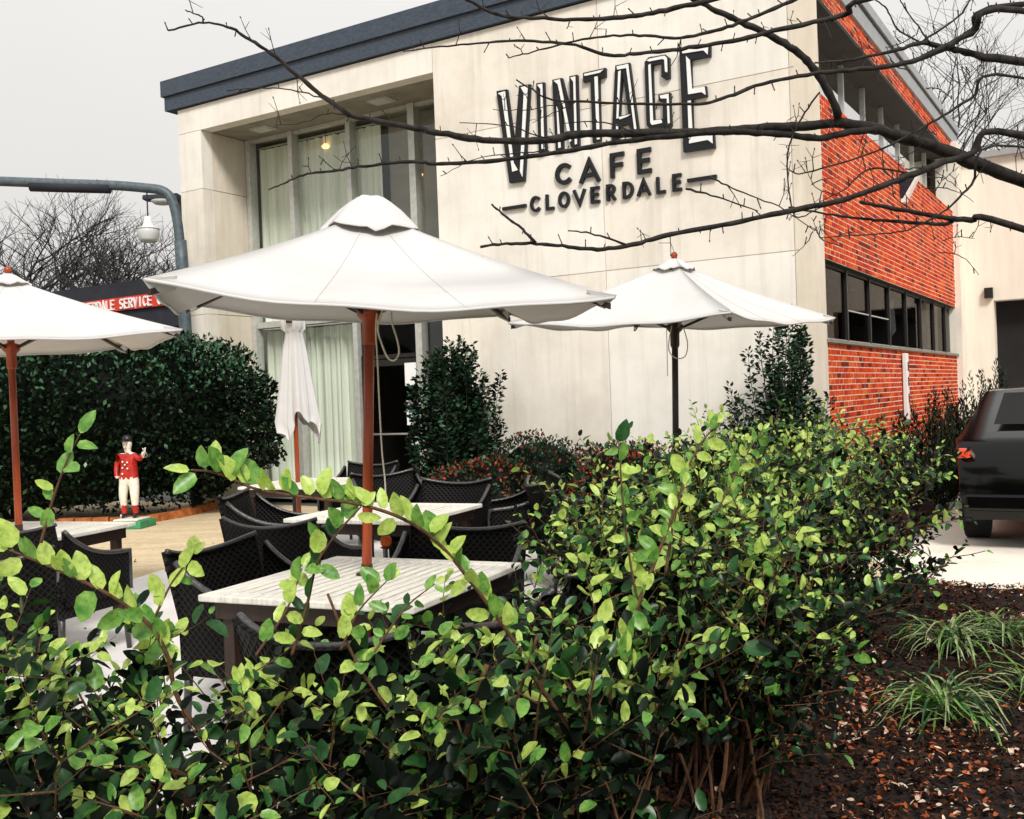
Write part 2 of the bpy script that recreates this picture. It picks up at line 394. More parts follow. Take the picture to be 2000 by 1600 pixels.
# thin stalk
LEAF8 = np.vstack([LEAF8, [(.035, 0, 0)]]); LEAF8F.append((0, 14, 1))
LEAF4 = np.array([(0, 0, 0), (-.5, .5, .1), (0, 1, 0), (.5, .5, .1)], float)
LEAF4F = [(0, 3, 2, 1)]
def leaf_mesh_obj(name, pos, dirs, nrms, length, width, mi, mats, parent=None, simple=False):
    T, F = (LEAF4, LEAF4F) if simple else (LEAF8, LEAF8F)
    pos = np.asarray(pos, float); n = len(pos)
    y = np.asarray(dirs, float); y /= np.linalg.norm(y, axis=1)[:, None]+1e-9
    z = np.asarray(nrms, float); x = np.cross(y, z); x /= np.linalg.norm(x, axis=1)[:, None]+1e-9
    z = np.cross(x, y)
    L = np.asarray(length, float)[:, None, None]*np.ones((n, 1, 1)); W = np.asarray(width, float)[:, None, None]*np.ones((n, 1, 1))
    V = pos[:, None, :]+x[:, None, :]*T[None, :, 0:1]*W+y[:, None, :]*T[None, :, 1:2]*L+z[:, None, :]*T[None, :, 2:3]*W
    if not simple:   # every leaf curls and twists by its own amount
        t_ = T[None, :, 1:2]; cu = rng.uniform(-.10, .42, (n, 1, 1)); tw = rng.uniform(-.5, .5, (n, 1, 1))
        V = V-z[:, None, :]*(t_**2)*cu*L+z[:, None, :]*T[None, :, 0:1]*t_*tw*W+x[:, None, :]*(t_**2)*rng.uniform(-.14, .14, (n, 1, 1))*L
    k = len(T); V = V.reshape(-1, 3)
    loops = []; starts = []; tot = 0
    flat = [i for f in F for i in f]; sizes = [len(f) for f in F]
    base = np.arange(n)[:, None]*k
    loop = (base+np.array(flat)[None, :]).ravel()
    sz = np.tile(sizes, n); st = np.concatenate([[0], np.cumsum(sz)[:-1]])
    me = bpy.data.meshes.new(name); me.vertices.add(len(V)); me.vertices.foreach_set('co', V.ravel())
    me.loops.add(len(loop)); me.loops.foreach_set('vertex_index', loop.astype(np.int32))
    me.polygons.add(len(sz)); me.polygons.foreach_set('loop_start', st.astype(np.int32))
    try: me.polygons.foreach_set('loop_total', sz.astype(np.int32))
    except Exception: pass
    for q in mats: me.materials.append(M(q))
    me.polygons.foreach_set('material_index', np.repeat(np.asarray(mi), len(F)).astype(np.int32))
    if not simple: me.polygons.foreach_set('use_smooth', np.ones(len(sz), bool))
    me.update(calc_edges=True); me.validate()
    o = bpy.data.objects.new(name, me); COL.objects.link(o)
    if parent: o.parent = parent
    return o
def noise3(p, s, seed=0):
    p = p*s+seed
    return (np.sin(p[:, 0]*1.7+np.sin(p[:, 1]*2.3+seed))+np.sin(p[:, 1]*1.9+np.sin(p[:, 2]*2.1))+np.sin(p[:, 2]*2.2+np.sin(p[:, 0]*1.3+seed*2)))/3
def rdirs(n):
    v = rng.normal(size=(n, 3)); return v/np.linalg.norm(v, axis=1)[:, None]

# ------------------------------------------------------------------ ground
g = MB(); g.box(-260, 260, -120, 400, -.4, -.066); tag(g.build('ground', 'asphalt'), kind='structure')
sheet('paving', [(-16, -3), (.2, -3), (.4, 3), (3, 8), (3.5, 11.0), (-4, 16), (-16, 23)], 0, 'patio_tan')
sheet('patio', [(-5.6, -2.5), (-.2, -2.5), (-.05, 2.4), (.05, 3.2), (.6, 4.6), (1.95, 7.2), (2.5, 7.9), (2.9, 8.9), (1.8, 10.4), (-.3, 11.9), (-1.5, 12.9), (-1.5, 14.2), (-2.55, 14.7), (-3.0, 12.0), (-3.26, 10.46), (-3.6, 9.0), (-4.6, 4.7)], .004, 'patio_pale')
sheet('path', [(2.95, 7.8), (5.3, 5.4), (9, 1), (26, 8), (18, 34), (10.0, 21.5), (4.6, 12.4), (3.3, 9.9)], 0, 'path_cream')
def bumpy(name, poly, z, m_, amp=.03, step=.12):
    xs = [p[0] for p in poly]; ys = [p[1] for p in poly]
    def inside(x, y):
        c = False; j = len(poly)-1
        for i in range(len(poly)):
            if (poly[i][1] > y) != (poly[j][1] > y) and x < (poly[j][0]-poly[i][0])*(y-poly[i][1])/(poly[j][1]-poly[i][1])+poly[i][0]: c = not c
            j = i
        return c
    nx = int((max(xs)-min(xs))/step)+2; ny = int((max(ys)-min(ys))/step)+2
    vs = []; idx = {}; fs = []
    for i in range(nx):
        for j in range(ny):
            x = min(xs)+i*step; y = min(ys)+j*step
            if inside(x+step/2, y+step/2):
                q = []
                for a, b_ in ((0, 0), (1, 0), (1, 1), (0, 1)):
                    k = (i+a, j+b_)
                    if k not in idx:
                        idx[k] = len(vs); X = min(xs)+k[0]*step; Y = min(ys)+k[1]*step
                        vs.append((X, Y, z+amp*(sin(X*5.1+sin(Y*3))*.5+sin(Y*6.3+X*2)*.5)))
                    q.append(idx[k])
                fs.append(q)
    b_ = MB(); b_.add(vs, fs); return tag(b_.build(name, m_, smooth=True), kind='structure'), inside
bed1 = [(-.25, -1.5), (-.15, 2.4), (0, 3.2), (.55, 4.6), (1.85, 7.1), (2.4, 7.75), (3.0, 7.75), (3.33, 7.5), (4.4, 6.3), (6.5, 3.5), (6.5, -1.5)]
_, in1 = bumpy('mulch_bed', bed1, .035, 'mulch')
bed2 = [(-1.55, 12.95), (-.3, 11.85), (1.8, 10.35), (3.0, 8.9), (3.6, 9.4), (9.2, 19.3), (8.6, 19.6), (3.5, 11.25), (-.9, 13.9)]
_, in2 = bumpy('mulch_bed', bed2, .035, 'mulch', .03, .2)
def litter(poly, inside, n, size, name, label, xr, yr):
    pos = []
    while len(pos) < n:
        x = random.uniform(*xr); y = yr[0]+(yr[1]-yr[0])*random.random()**1.3
        if inside(x, y): pos.append((x, y, (.045 if poly else -.012)+random.random()*.025+.03*(sin(x*5.1+sin(y*3))*.5+sin(y*6.3+x*2)*.5)))
    n = len(pos); d = rdirs(n); d[:, 2] *= .35; nr = rdirs(n)*.7+np.array([0, 0, 1])
    L = rng.uniform(.5, 1.3, n)*size
    u = rng.random(n); P_ = np.asarray(pos); pat = np.clip(.5+.9*noise3(P_, 2.1, 5), .06, 1)
    mi = np.where(u < .20*pat, 0, np.where(u < .52*pat, 1, np.where(u < .8, 2, 3)))
    o = leaf_mesh_obj(name, pos, d, nr, L, L*rng.uniform(.18, .6, n), mi, ['litter_pale', 'litter_rust', 'litter_dark', 'mulch'])
    tag(o, label, 'leaf litter', kind='stuff')
litter(bed1, in1, 68000, .034, 'leaf_litter', 'dry rust and tan leaves and bark chips covering the shrub bed', (.2, 6), (2.6, 7.8))
litter(bed2, in2, 4000, .07, 'leaf_litter', 'brown mulch chips scattered under the shrubs by the cafe wall', (-1.6, 9), (8.9, 19.5))

def _pat(x, y): return True
litter(None, _pat, 260, .05, 'leaf_litter', 'a few dry leaves blown over the pale patio between the tables', (-4.2, .2), (4.2, 11.5))
# ------------------------------------------------------------------ cafe building
cafe = empty('cafe_building', BO, BROT, 'two storey cafe with pale concrete front, navy roof edge and orange brick side wall', 'building')
XL, XR0, XD = -10.27, -9.75, -5.14      # left end, recess left, recess right
ZT = 6.43; DEP = 10.6
def bx(name, m_, x0, x1, y0, y1, z0, z1, parent=None, bevel=0):
    b = MB(); b.box(x0, x1, y0, y1, z0, z1); return b.build(name, m_, parent or cafe, bevel=bevel)
J = .005
# front panels
cols = [(XD, -2.62), (-2.62, -.27), (-.27, 0)]
rows = [(0, 3.07), (3.07, 5.11), (5.11, ZT)]
for i, (a, b_) in enumerate(cols):
    for j, (c, d) in enumerate(rows):
        mm_ = 'concrete' if (i+j) % 2 == 0 else 'concrete_pale'
        if i == 2: mm_ = 'concrete_warm'
        o = bx('concrete_panel', mm_, a+J, b_-J, 0, .22, c+J, d-J)
bx('wall_core', 'concrete_warm', XD+.02, -.02, .012, .24, 0, ZT-.01)
for c, d in ((0, 3.07), (3.07, 5.09), (5.09, 6.03), (6.03, ZT)):
    bx('concrete_panel', 'concrete' if c < 4 else 'concrete_pale', XL, XR0-.0, 0, .22, c+J, d-J)
bx('wall_core', 'concrete_warm', XL+.01, XR0-.01, .012, .24, 0, ZT-.01)
# lintel over the recess
bx('lintel', 'concrete_pale', XR0+.003, XD-.003, .0, .22, 6.03, ZT-.004)
# reveals of the recess
for c, d in ((0, 3.07), (3.07, 5.09), (5.09, 6.03)):
    bx('reveal_panel', 'concrete_warm', XR0-.16, XR0-.002, .223, 1.06, c+J, d-J)
bx('reveal_panel', 'concrete_warm', XD+.002, XD+.16, .223, 1.06, 0, 6.03)
bx('soffit', 'soffit_grey', XR0-.1, XD+.1, .224, 1.6, 6.034, 6.12)
for x_ in (-8.95, -6.5):
    b = MB(); b.box(x_-.2, x_+.2, .45, .72, 6.015, 6.033); o = b.build('soffit_light', 'frame_alu', cafe)
    b = MB(); b.box(x_-.14, x_+.14, .49, .68, 6.008, 6.014); b.build('lens', 'glass_white', o)
# fascia of the roof: two stacked bands
bx('fascia', 'fascia_metal', XL-.24, .04, -.06, .4, 6.445, 6.67)
bx('fascia', 'fascia_metal', XL-.28, .045, -.10, .4, 6.674, 6.93)
bx('roof_slab', 'roof_grey', XL-.1, -.3, .41, DEP, 6.5, 6.6)
# left side and back
bx('side_wall', 'concrete_warm', XL, XL+.2, .25, DEP, 0, 6.44)
bx('back_wall', 'concrete_warm', XL+.21, -.2, DEP-.2, DEP, 0, 6.44)
bx('interior_floor', 'interior', XL+.21, -.45, 1.0, DEP-.21, -.02, .02)
bx('interior_ceiling', 'interior', XL+.21, -.52, 1.61, DEP-.21, 6.2, 6.3)
bx('upper_floor', 'interior', -8.0, -.6, 4.2, DEP-.21, 2.75, 2.95)
bx('interior_wall', 'interior_dark', -6.9, -.6, 4.05, 4.18, 0, 2.75)
bx('interior_wall', 'interior', -5.0, -.6, 2.4, 2.5, 3.0, 6.1)

# glazing of the recess
mull = [XR0+.06, -8.72, -7.49, -6.25, XD-.05]
for k in range(4):
    x0, x1 = mull[k], mull[k+1]
    w = empty('window', (0, 0, 0)); w.parent = cafe
    for (z0, z1) in ((.08, 2.86), (2.96, 5.98)):
        if k == 2 and z0 < 1: continue
        b = MB(); b.box(x0+.03, x1-.03, 1.04, 1.048, z0, z1); b.build('pane', 'glass_front', w)
    for z0, z1 in ((2.86, 2.96), (5.98, 6.03), (0, .08)):
        b = MB(); b.box(x0+.045, x1-.045, .97, 1.06, z0, z1); b.build('transom', 'frame_alu', w)
for x_ in mull:
    t_ = .045 if x_ not in (-6.25,) else .06
    b = MB(); b.box(x_-t_, x_+t_, .93, 1.1, 0, 6.03); b.build('mullion', 'frame_alu', cafe, bevel=.006)
# glazed door in the third bay
dr = empty('door'); dr.parent = cafe
b = MB(); x0, x1 = -7.42, -6.34
b.box(x0, x0+.08, .98, 1.03, .06, 2.2); b.box(x1-.08, x1, .98, 1.03, .06, 2.2)
b.box(x0+.081, x1-.081, .98, 1.03, 2.1, 2.2); b.box(x0+.081, x1-.081, .98, 1.03, .06, .3); b.box(x0, x1, .98, 1.03, 2.22, 2.28)
b.build('door_frame', 'frame_dark', dr)
b = MB(); b.box(x0+.08, x1-.08, 1.0, 1.008, .3, 2.1); b.box(x0, x1, 1.0, 1.008, 2.28, 2.85); b.build('pane', 'glass_low', dr)
b = MB(); b.tube([(x0+.2, .9, 1.05), (x1-.15, .9, 1.05)], .018); b.tube([(x0+.25, .9, 1.05), (x0+.25, 1.0, 1.05)], .012); b.tube([(x1-.2, .9, 1.05), (x1-.2, 1.0, 1.05)], .012)
b.build('handle', 'chrome', dr)

# curtains
def curtain(x0, x1, z0, z1, label, y=1.20, amp=.06, k=26):
    P = []
    n = int((x1-x0)*k*2)
    for i in range(n+1):
        x = x0+(x1-x0)*i/n; a = amp*(.7+.5*sin(i*.37))
        P.append([(x+.012*sin(i*1.3), y+a*sin(i*.9+sin(i*.23)*1.5)*(1-.35*t), z0+(z1-z0)*t) for t in (0, .25, .5, .75, 1)])
    b = MB(); b.grid(P, 0, .002)
    r = empty('curtain', BO, BROT, label, 'curtain', 'pleated curtains behind the cafe glazing')
    b.build('cloth', 'curtain', r, True)
    b = MB(); b.tube([(x0-.05, y, z1+.03), (x1+.05, y, z1+.03)], .015); b.build('rail', 'frame_alu', r)
curtain(-9.68, -7.56, .06, 2.82, 'pale pleated curtain behind ground floor glass, beside the door')
curtain(-9.68, -7.05, 2.98, 5.9, 'pale pleated curtain behind the tall upper window, under the soffit')
b = MB(); b.box(-7.0, -5.2, 1.35, 1.36, 3.0, 6.02)
tag(b.build('roller_blind', 'blind'), 'plain grey tan blind filling the right half of the upper window', 'blind')
bl = bpy.data.objects['roller_blind']; bl.location = BO; bl.rotation_euler = (0, 0, BROT)
for (px_, py_), lb in zip(((636, 286), (818, 341)), ('small glowing lamp seen through the second upper pane', 'small glowing lamp seen through the upper pane beside the concrete wall')):
    p = wall(px_, py_, 1.15); r = empty('pendant_light', glob(p.x, p.y, p.z), BROT, lb, 'lamp', 'lamps glowing behind the upper glass')
    b = MB(); b.lathe([(.0, -.035), (.05, -.03), (.07, 0), (.03, .04), (.0, .05)], 12); b.build('shade', 'lamp_warm', r, True)
    b = MB(); b.tube([(0, 0, .045), (0, 0, 5.98-p.z)], .006, 5); b.build('cord', 'frame_dark', r)

# papers on the door glass
def paper(x0, x1, z0, z1, label, y=.968, marks=0):
    r = empty('poster', BO, BROT, label, 'poster')
    b = MB(); b.box(x0, x1, y-.004, y, z0, z1); b.build('sheet', 'paper', r)
    if marks:
        b = MB()
        for i in range(3):
            for k in range(5):
                if random.random() < .8: b.box(x0+.14+k*.025, x0+.158+k*.025, y-.007, y-.0042, z1-.16-i*.05, z1-.13-i*.05)
        b.build('print', 'ink_blue', r)
        b = MB()
        for i in range(6):
            for k in range(3): b.box(x0+.04+k*.045, x0+.078+k*.045, y-.007, y-.0042, z0+.05+i*.045, z0+.083+i*.045)
        b.build('print', 'ink_dark', r)
paper(-6.56, -6.34, 1.78, 2.13, 'blank white notice taped at the top of the cafe door')
paper(-6.55, -6.31, 1.18, 1.56, 'white flyer with teal and dark print on the cafe door', marks=1)
paper(-6.48, -6.30, .86, 1.0, 'small white note low on the cafe door')

# brick side wall
def brick_bands():
    wall_o = empty('brick_wall'); wall_o.parent = cafe
    b = MB(); b.box(-.22, -.0125, .24, DEP-.6, 0, 2.03); b.box(-.22, -.0125, .24, DEP-.6, 2.98, 4.85); b.box(-.22, -.0125, .24, DEP-.6, 5.95, 6.2)
    b.build('mortar', 'mortar', wall_o)
    CH, BL = .0677, .2032
    items = []
    for z0, z1 in ((0, 2.03), (2.98, 4.85), (5.95, 6.2)):
        n = int(round((z1-z0)/CH)); h = (z1-z0)/n
        for c in range(n):
            off = (c % 2)*BL/2; y = .225-off
            while y < DEP-.62:
                y0 = max(y+.0105, .228); y1 = min(y+BL-.0105, DEP-.61)
                if y1-y0 > .03: items.append((z0+c*h+.0068, z0+(c+1)*h-.0068, y0, y1))
                y += BL
    vis = sorted([i for i in items if i[0] > .95 and i[1] < 5.0], key=lambda i: i[2]+abs((i[0]-1.6))*.12)
    solo = set(vis[:296]); meshes = {}
    rest = MB()
    for it in items:
        z0, z1, y0, y1 = it; k = random.choice((0, 0, 0, 1, 1, 2, 2, 2, 3, 4)); pr = random.uniform(-.0105, -.0065)
        if it in solo:
            key = (round(y1-y0, 3), round(z1-z0, 4), k)
            if key not in meshes:
                q = MB(); q.box(-.013, .0, 0, y1-y0, 0, z1-z0); meshes[key] = q.mesh('brick', 'brick_%d' % k)
            o = bpy.data.objects.new('brick', meshes[key]); COL.objects.link(o); o.parent = wall_o; o.location = (pr, y0, z0)
        else: rest.box(-.013, pr, y0, y1, z0, z1, k)
    o = rest.build('brick', ['brick_%d' % i for i in range(5)], wall_o); o['kind'] = 'stuff'
brick_bands()
# short side end of the front slab
bx('slab_end', 'concrete_warm', -.22, -.001, .001, .225, 0, ZT)
# side windows
bx('window_head', 'soffit_dark', -.62, -.014, .24, DEP-.6, 5.90, 5.949)
bx('window_sill', 'concrete_warm', -.5, -.02, .24, DEP-.6, 4.85, 4.858)
bx('window_head', 'soffit_dark', -.55, -.02, .24, DEP-.6, 2.972, 2.979)
bx('window_sill', 'sill', -.3, .03, .2, DEP-.6, 2.031, 2.07)
wn = empty('window'); wn.parent = cafe
ys = [.3+1.28*i for i in range(8)]
b = MB(); b.box(-.39, -.385, .24, DEP-.62, 4.86, 5.9); b.build('pane', 'glass_side', wn)
b = MB(); b.box(-.13, -.124, .24, DEP-.62, 2.07, 2.972); b.build('pane', 'glass_low', wn)
for y_ in ys:
    b = MB(); b.box(-.41, -.35, y_, y_+.05, 4.86, 5.9); b.build('mullion', 'frame_alu', wn)
for i, y_ in enumerate(ys):
    b = MB(); b.box(-.17, -.09, y_, y_+.06, 2.07, 2.972); b.build('mullion', 'frame_dark', wn)
b = MB(); b.box(-.16, -.1, .24, DEP-.62, 2.071, 2.10); b.build('rail', 'frame_alu', wn)
b = MB(); b.box(-.155, -.105, .24, DEP-.62, 2.94, 2.971); b.build('rail', 'frame_dark', wn)
b = MB(); b.box(-.135, -.105, 1.6, 4.2, 2.47, 2.485); b.build('glazing_bar', 'frame_alu', wn)
bx('white_backing', 'white_paint', -.46, -.45, .24, DEP-.61, 4.86, 5.89)  # added white sheet behind the glass, stands in for reflected sky
bx('inner_partition', 'interior_dark', -3.2, -3.1, .3, DEP-.7, 0, 6.1)
bx('roof_edge', 'roof_grey', -.3, .02, .41, DEP+.1, 6.21, 6.43)
bx('roof_edge', 'frame_dark', -.3, .035, .41, DEP+.1, 6.431, 6.46)
bx('roof_edge', 'roof_grey', -.3, .055, .41, DEP+.12, 6.461, 6.60)
bx('end_pier', 'concrete', -.3, .09, DEP-.6, DEP+.01, 0, 6.2)
# white hangings inside the low side window
for i, (y_, z_, w_, h_, t_) in enumerate(((3.15, 2.62, .3, .34, 0), (4.9, 2.55, .35, .5, .28), (6.0, 2.8, .8, .12, .05))):
    r = empty('paper_notice', glob(-.2, y_, z_), BROT, ('tall white sheet inside the brick side window, nearest the corner', 'tilted white sheet hanging in the middle of the brick side window', 'wide short white sheet high in the brick side window')[i], 'notice')
    b = MB(); b.obox((0, 0, 0), (.003, 0, 0), (0, w_/2*cos(t_), w_/2*sin(t_)), (0, -h_/2*sin(t_), h_/2*cos(t_))); b.build('sheet', 'paper', r)
for y_, lb in ((8.1, 'golden brown drape in the side window beside the end pier'), (8.9, 'last golden brown drape at the far end of the side window')):
    P = [[(-.25+.03*sin(i*1.4), y_+i*.05, z) for z in (2.08, 2.5, 2.96)] for i in range(9)]
    b = MB(); b.grid(P, 0, .004); o = tag(b.build('drape', 'litter_pale', None, True), lb, 'curtain', 'drapes in the side window'); o.location = BO; o.rotation_euler = (0, 0, BROT)
# wedge wall light and downpipe
lt = empty('wall_light', glob(0, 4.75, 4.35), BROT, 'wedge shaped dark and white light fixed on the upper brick wall', 'wall light')
b = MB(); b.wprism([(0, 0)]*0 or [(0, -.02), (.02, -.02), (.22, .30), (.2, .34), (0, .34)], 0, .16); b.build('housing', 'service_dark', lt)
b = MB(); b.wprism([(.0, -.09), (.06, -.09), (.26, .28), (.228, .29), (.028, -.035), (.0, -.035)], .02, .18); b.build('lens', 'sign_white', lt)
dp = empty('meter_box', glob(0, 4.45, 1.0), BROT, 'narrow white meter box with dark slots on the lower brick wall', 'meter box')
b = MB(); b.box(.002, .07, 0, .14, 0, .98); b.build('case', 'white_paint', dp, bevel=.01)
for z_ in (.25, .5, .72):
    b = MB(); b.box(.071, .076, .04, .10, z_, z_+.13); b.build('slot', 'ink_dark', dp)

# annex beyond the end pier
an = empty('annex_building', glob(-.25, DEP+.012), BROT, 'plain pale annex with a dark doorway beyond the brick wall', 'building')
b = MB(); b.box(0, .85, 0, 6, 0, 5.9); b.box(2.5, 5, 0, 6, 0, 5.9); b.box(.85, 2.5, 0, 6, 3.1, 5.9); b.build('wall', 'white_render', an)
b = MB(); b.box(.851, 2.499, .4, .5, 0, 3.1); b.build('door', 'interior_dark', an)
b = MB(); b.box(.7, .85, -.12, -.001, 3.15, 3.35); b.build('lamp', 'frame_dark', an)
b = MB(); b.box(.3, 5.1, -.12, 6.1, 5.901, 6.02); b.build('roof', 'roof_grey', an)

# ------------------------------------------------------------------ lettering
def arc(cx, cy, rx, ry, a0, a1, n=14): return [(cx+rx*cos(radians(a0+(a1-a0)*i/n)), cy+ry*sin(radians(a0+(a1-a0)*i/n))) for i in range(n+1)]
GL = {
 'C': (.85, [arc(.5, .5, .46, .5, 48, 312)]), 'A': (.86, [[(0, 0), (.43, 1), (.86, 0)], [(.15, .3), (.71, .3)]]),
 'F': (.6, [[(.03, 0), (.03, 1), (.6, 1)], [(.03, .52), (.52, .52)]]), 'E': (.6, [[(.6, 0), (.03, 0), (.03, 1), (.6, 1)], [(.03, .52), (.52, .52)]]),
 'L': (.55, [[(.03, 1), (.03, 0), (.55, 0)]]), 'O': (.95, [arc(.47, .5, .47, .5, 90, 450, 22)]), 'V': (.84, [[(0, 1), (.42, 0), (.84, 1)]]),
 'R': (.6, [[(.03, 0), (.03, 1)]+arc(.32, .74, .26, .26, 90, -90, 8)+[(.03, .48)], [(.28, .48), (.6, 0)]]),
 'D': (.72, [[(.03, 0), (.03, 1)]+arc(.26, .5, .46, .5, 90, -90, 12)+[(.03, 0)]]),
 'I': (.1, [[(.05, 0), (.05, 1)]]), 'N': (.66, [[(.03, 0), (.03, 1), (.63, 0), (.63, 1)]]), 'T': (.7, [[(0, 1), (.7, 1)], [(.35, 1), (.35, 0)]]),
 'S': (.6, [arc(.3, .74, .27, .26, 35, 270, 10)+arc(.3, .26, .28, .26, 90, -145, 10)])}
def ribbon(mb, pts, w, y0, y1, mi=0):
    "flat stroke in the x-z plane between depths y0 (front) and y1"
    n = len(pts); closed = (Vector(pts[0])-Vector(pts[-1])).length < 1e-5
    P = [Vector(p) for p in (pts[:-1] if closed else pts)]; n = len(P); Lf, Rt = [], []
    for i in range(n):
        a = P[(i-1) % n] if (closed or i > 0) else None; c = P[(i+1) % n] if (closed or i < n-1) else None
        d1 = (P[i]-a).normalized() if a is not None else (c-P[i]).normalized(); d2 = (c-P[i]).normalized() if c is not None else d1
        nn = Vector((-(d1.y+d2.y), d1.x+d2.x)); nn = nn.normalized() if nn.length > 1e-6 else Vector((-d1.y, d1.x))
        k = w/2/max(.45, nn.dot(Vector((-d1.y, d1.x))))
        q = P[i].copy()
        if a is None: q -= d1*w*.35
        if c is None: q += d2*w*.35
        Lf.append(q+nn*k); Rt.append(q-nn*k)
    vs = []
    for l, r in zip(Lf, Rt): vs += [(l.x, y0, l.y), (r.x, y0, r.y), (l.x, y1, l.y), (r.x, y1, r.y)]
    fs = []
    for i in range(n if closed else n-1):
        a, b_ = 4*i, 4*((i+1) % n)
        fs += [(a, a+1, b_+1, b_), (a+2, b_+2, b_+3, a+3), (a, b_, b_+2, a+2), (a+1, a+3, b_+3, b_+1)]
    if not closed: fs += [(0, 2, 3, 1), (4*n-4, 4*n-3, 4*n-1, 4*n-2)]
    mb.add(vs, fs, mi)
def letter(ch, x, z, h, st, parent, m_, y0=-.04, y1=0, xs=1.0):
    b = MB()
    for i, pl in enumerate(GL[ch][1]):
        ribbon(b, [(x+p[0]*h*xs, z+p[1]*h) for p in pl], st, y0-.0015*i, y1-.0005*i)
    return b.build('letter', m_, parent)

sg = empty('cafe_sign', BO, BROT, 'black raised lettering reading VINTAGE CAFE CLOVERDALE on the pale concrete front wall', 'sign')
def zz(pts): return [((lambda p: (p.x, p.z))(wall(940+a/4, 70+b_/4))) for a, b_ in pts]
def bigletter(blacks, whites):
    b = MB()
    for i, pl in enumerate(blacks): b.wprism(zz(pl)[::-1], -.05-.002*i, -.004)
    o = b.build('letter', 'sign_black', sg)
    b = MB()
    for i, pl in enumerate(whites): b.wprism(zz(pl)[::-1], -.066-.001*i, -.0505-.002*len(blacks))
    b.build('inline', 'sign_white', o)  # white inline strips, part of the lettering itself
bigletter([[(133, 440), (215, 425), (300, 1050), (352, 1140), (235, 1155)], [(310, 398), (397, 385), (352, 1140), (262, 1148), (268, 940)]],
          [[(150, 458), (204, 442), (272, 1000), (304, 1056), (262, 1068), (180, 480)], [(328, 412), (382, 398), (340, 1108), (322, 1066), (352, 455)]])
bigletter([[(443, 380), (505, 370), (524, 905), (465, 930)]], [[(456, 393), (494, 384), (510, 892), (490, 890), (482, 425)]])
bigletter([[(568, 352), (632, 340), (655, 893), (597, 905)], [(600, 346), (645, 337), (778, 862), (715, 878)], [(702, 325), (764, 312), (780, 862), (722, 872)]],
          [[(583, 362), (632, 350), (726, 830), (708, 838), (617, 388)], [(714, 337), (752, 326), (766, 852), (750, 858), (738, 370)], [(607, 560), (618, 590), (640, 880), (622, 886)]])
bigletter([[(808, 298), (985, 258), (985, 326), (810, 372)], [(866, 340), (935, 322), (946, 825), (885, 842)]],
          [[(820, 309), (973, 273), (945, 298), (826, 324)], [(902, 332), (926, 326), (942, 815), (922, 820)]])
bigletter([[(1060, 240), (1120, 229), (1086, 815), (1030, 830)], [(1108, 232), (1172, 218), (1250, 792), (1188, 804)], [(1080, 640), (1190, 612), (1196, 690), (1078, 718)]],
          [[(1074, 250), (1164, 230), (1234, 780), (1218, 784), (1150, 262), (1080, 275)], [(1088, 290), (1106, 282), (1088, 655), (1074, 655)], [(1090, 645), (1186, 622), (1160, 640), (1100, 662)], [(1072, 700), (1086, 712), (1086, 805), (1072, 806)]])
bigletter([[(1288, 215), (1318, 178), (1348, 170), (1368, 738), (1330, 738), (1304, 705)], [(1318, 178), (1450, 155), (1478, 178), (1482, 215), (1345, 235)], [(1420, 200), (1482, 180), (1486, 335), (1450, 350), (1420, 330)],
           [(1330, 738), (1345, 668), (1440, 655), (1468, 735)], [(1396, 470), (1490, 452), (1490, 505), (1402, 520)], [(1430, 500), (1490, 490), (1500, 705), (1466, 740), (1436, 700)]],
          [[(1308, 205), (1330, 190), (1448, 166), (1468, 185), (1472, 300), (1452, 290), (1446, 200), (1432, 192), (1330, 212)], [(1322, 240), (1340, 230), (1360, 672), (1425, 662), (1430, 690), (1350, 706), (1338, 690)], [(1410, 478), (1480, 463), (1490, 690), (1474, 700), (1466, 500), (1420, 500)]])
bigletter([[(1560, 125), (1650, 110), (1672, 900), (1592, 916)], [(1560, 125), (1802, 84), (1802, 168), (1562, 215)], [(1580, 440), (1768, 400), (1776, 478), (1582, 520)], [(1588, 835), (1668, 772), (1828, 740), (1838, 880), (1592, 916)]],
          [[(1575, 122), (1788, 92), (1784, 158), (1750, 125), (1590, 150)], [(1615, 170), (1645, 200), (1662, 425), (1760, 408), (1768, 472), (1735, 450), (1632, 468)], [(1628, 520), (1652, 515), (1668, 800), (1820, 775), (1822, 850), (1785, 822), (1640, 850)]])
for ch, (x0, x1, y0, y1) in zip('CAFE', ((585, 715, 990, 1165), (775, 935, 955, 1145), (1015, 1130, 905, 1105), (1225, 1340, 872, 1070))):
    p = wall(940+x0/4, 70+(y1-8)/4); q = wall(940+x1/4, 70+(y1-8)/4); zb = wall(940+(x0+x1)/8, 70+(y1-(8 if ch != 'C' else 14))/4).z; h = wall(940+(x0+x1)/8, 70+(y0+12)/4).z-zb
    st = .052; w_ = q.x-p.x-st*.9
    letter(ch, p.x+st*.45, zb, h-st*.4, st, sg, 'sign_black', xs=w_/(GL[ch][0]*(h-st*.4)))
for ch, (x0, x1) in zip('CLOVERDALE', ((390, 470), (512, 578), (612, 700), (728, 825), (862, 935), (985, 1058), (1112, 1198), (1225, 1330), (1375, 1448), (1500, 1575))):
    yb = 1362-(x0-390)*.1435
    p = wall(940+x0/4, 70+yb/4); q = wall(940+x1/4, 70+yb/4); h = .185; st = .036; w_ = q.x-p.x-st*.9
    letter(ch, p.x+st*.45, 3.935, h-st*.4, st, sg, 'sign_black', xs=w_/(GL[ch][0]*(h-st*.4)))
for x0, x1, yy in ((175, 358, 1345), (1617, 1845, 1112)):
    p = wall(940+x0/4, 70+yy/4); q = wall(940+x1/4, 70+yy/4); b = MB(); b.box(p.x, q.x, -.045, 0, 4.0, 4.04); b.build('dash', 'sign_black', sg)

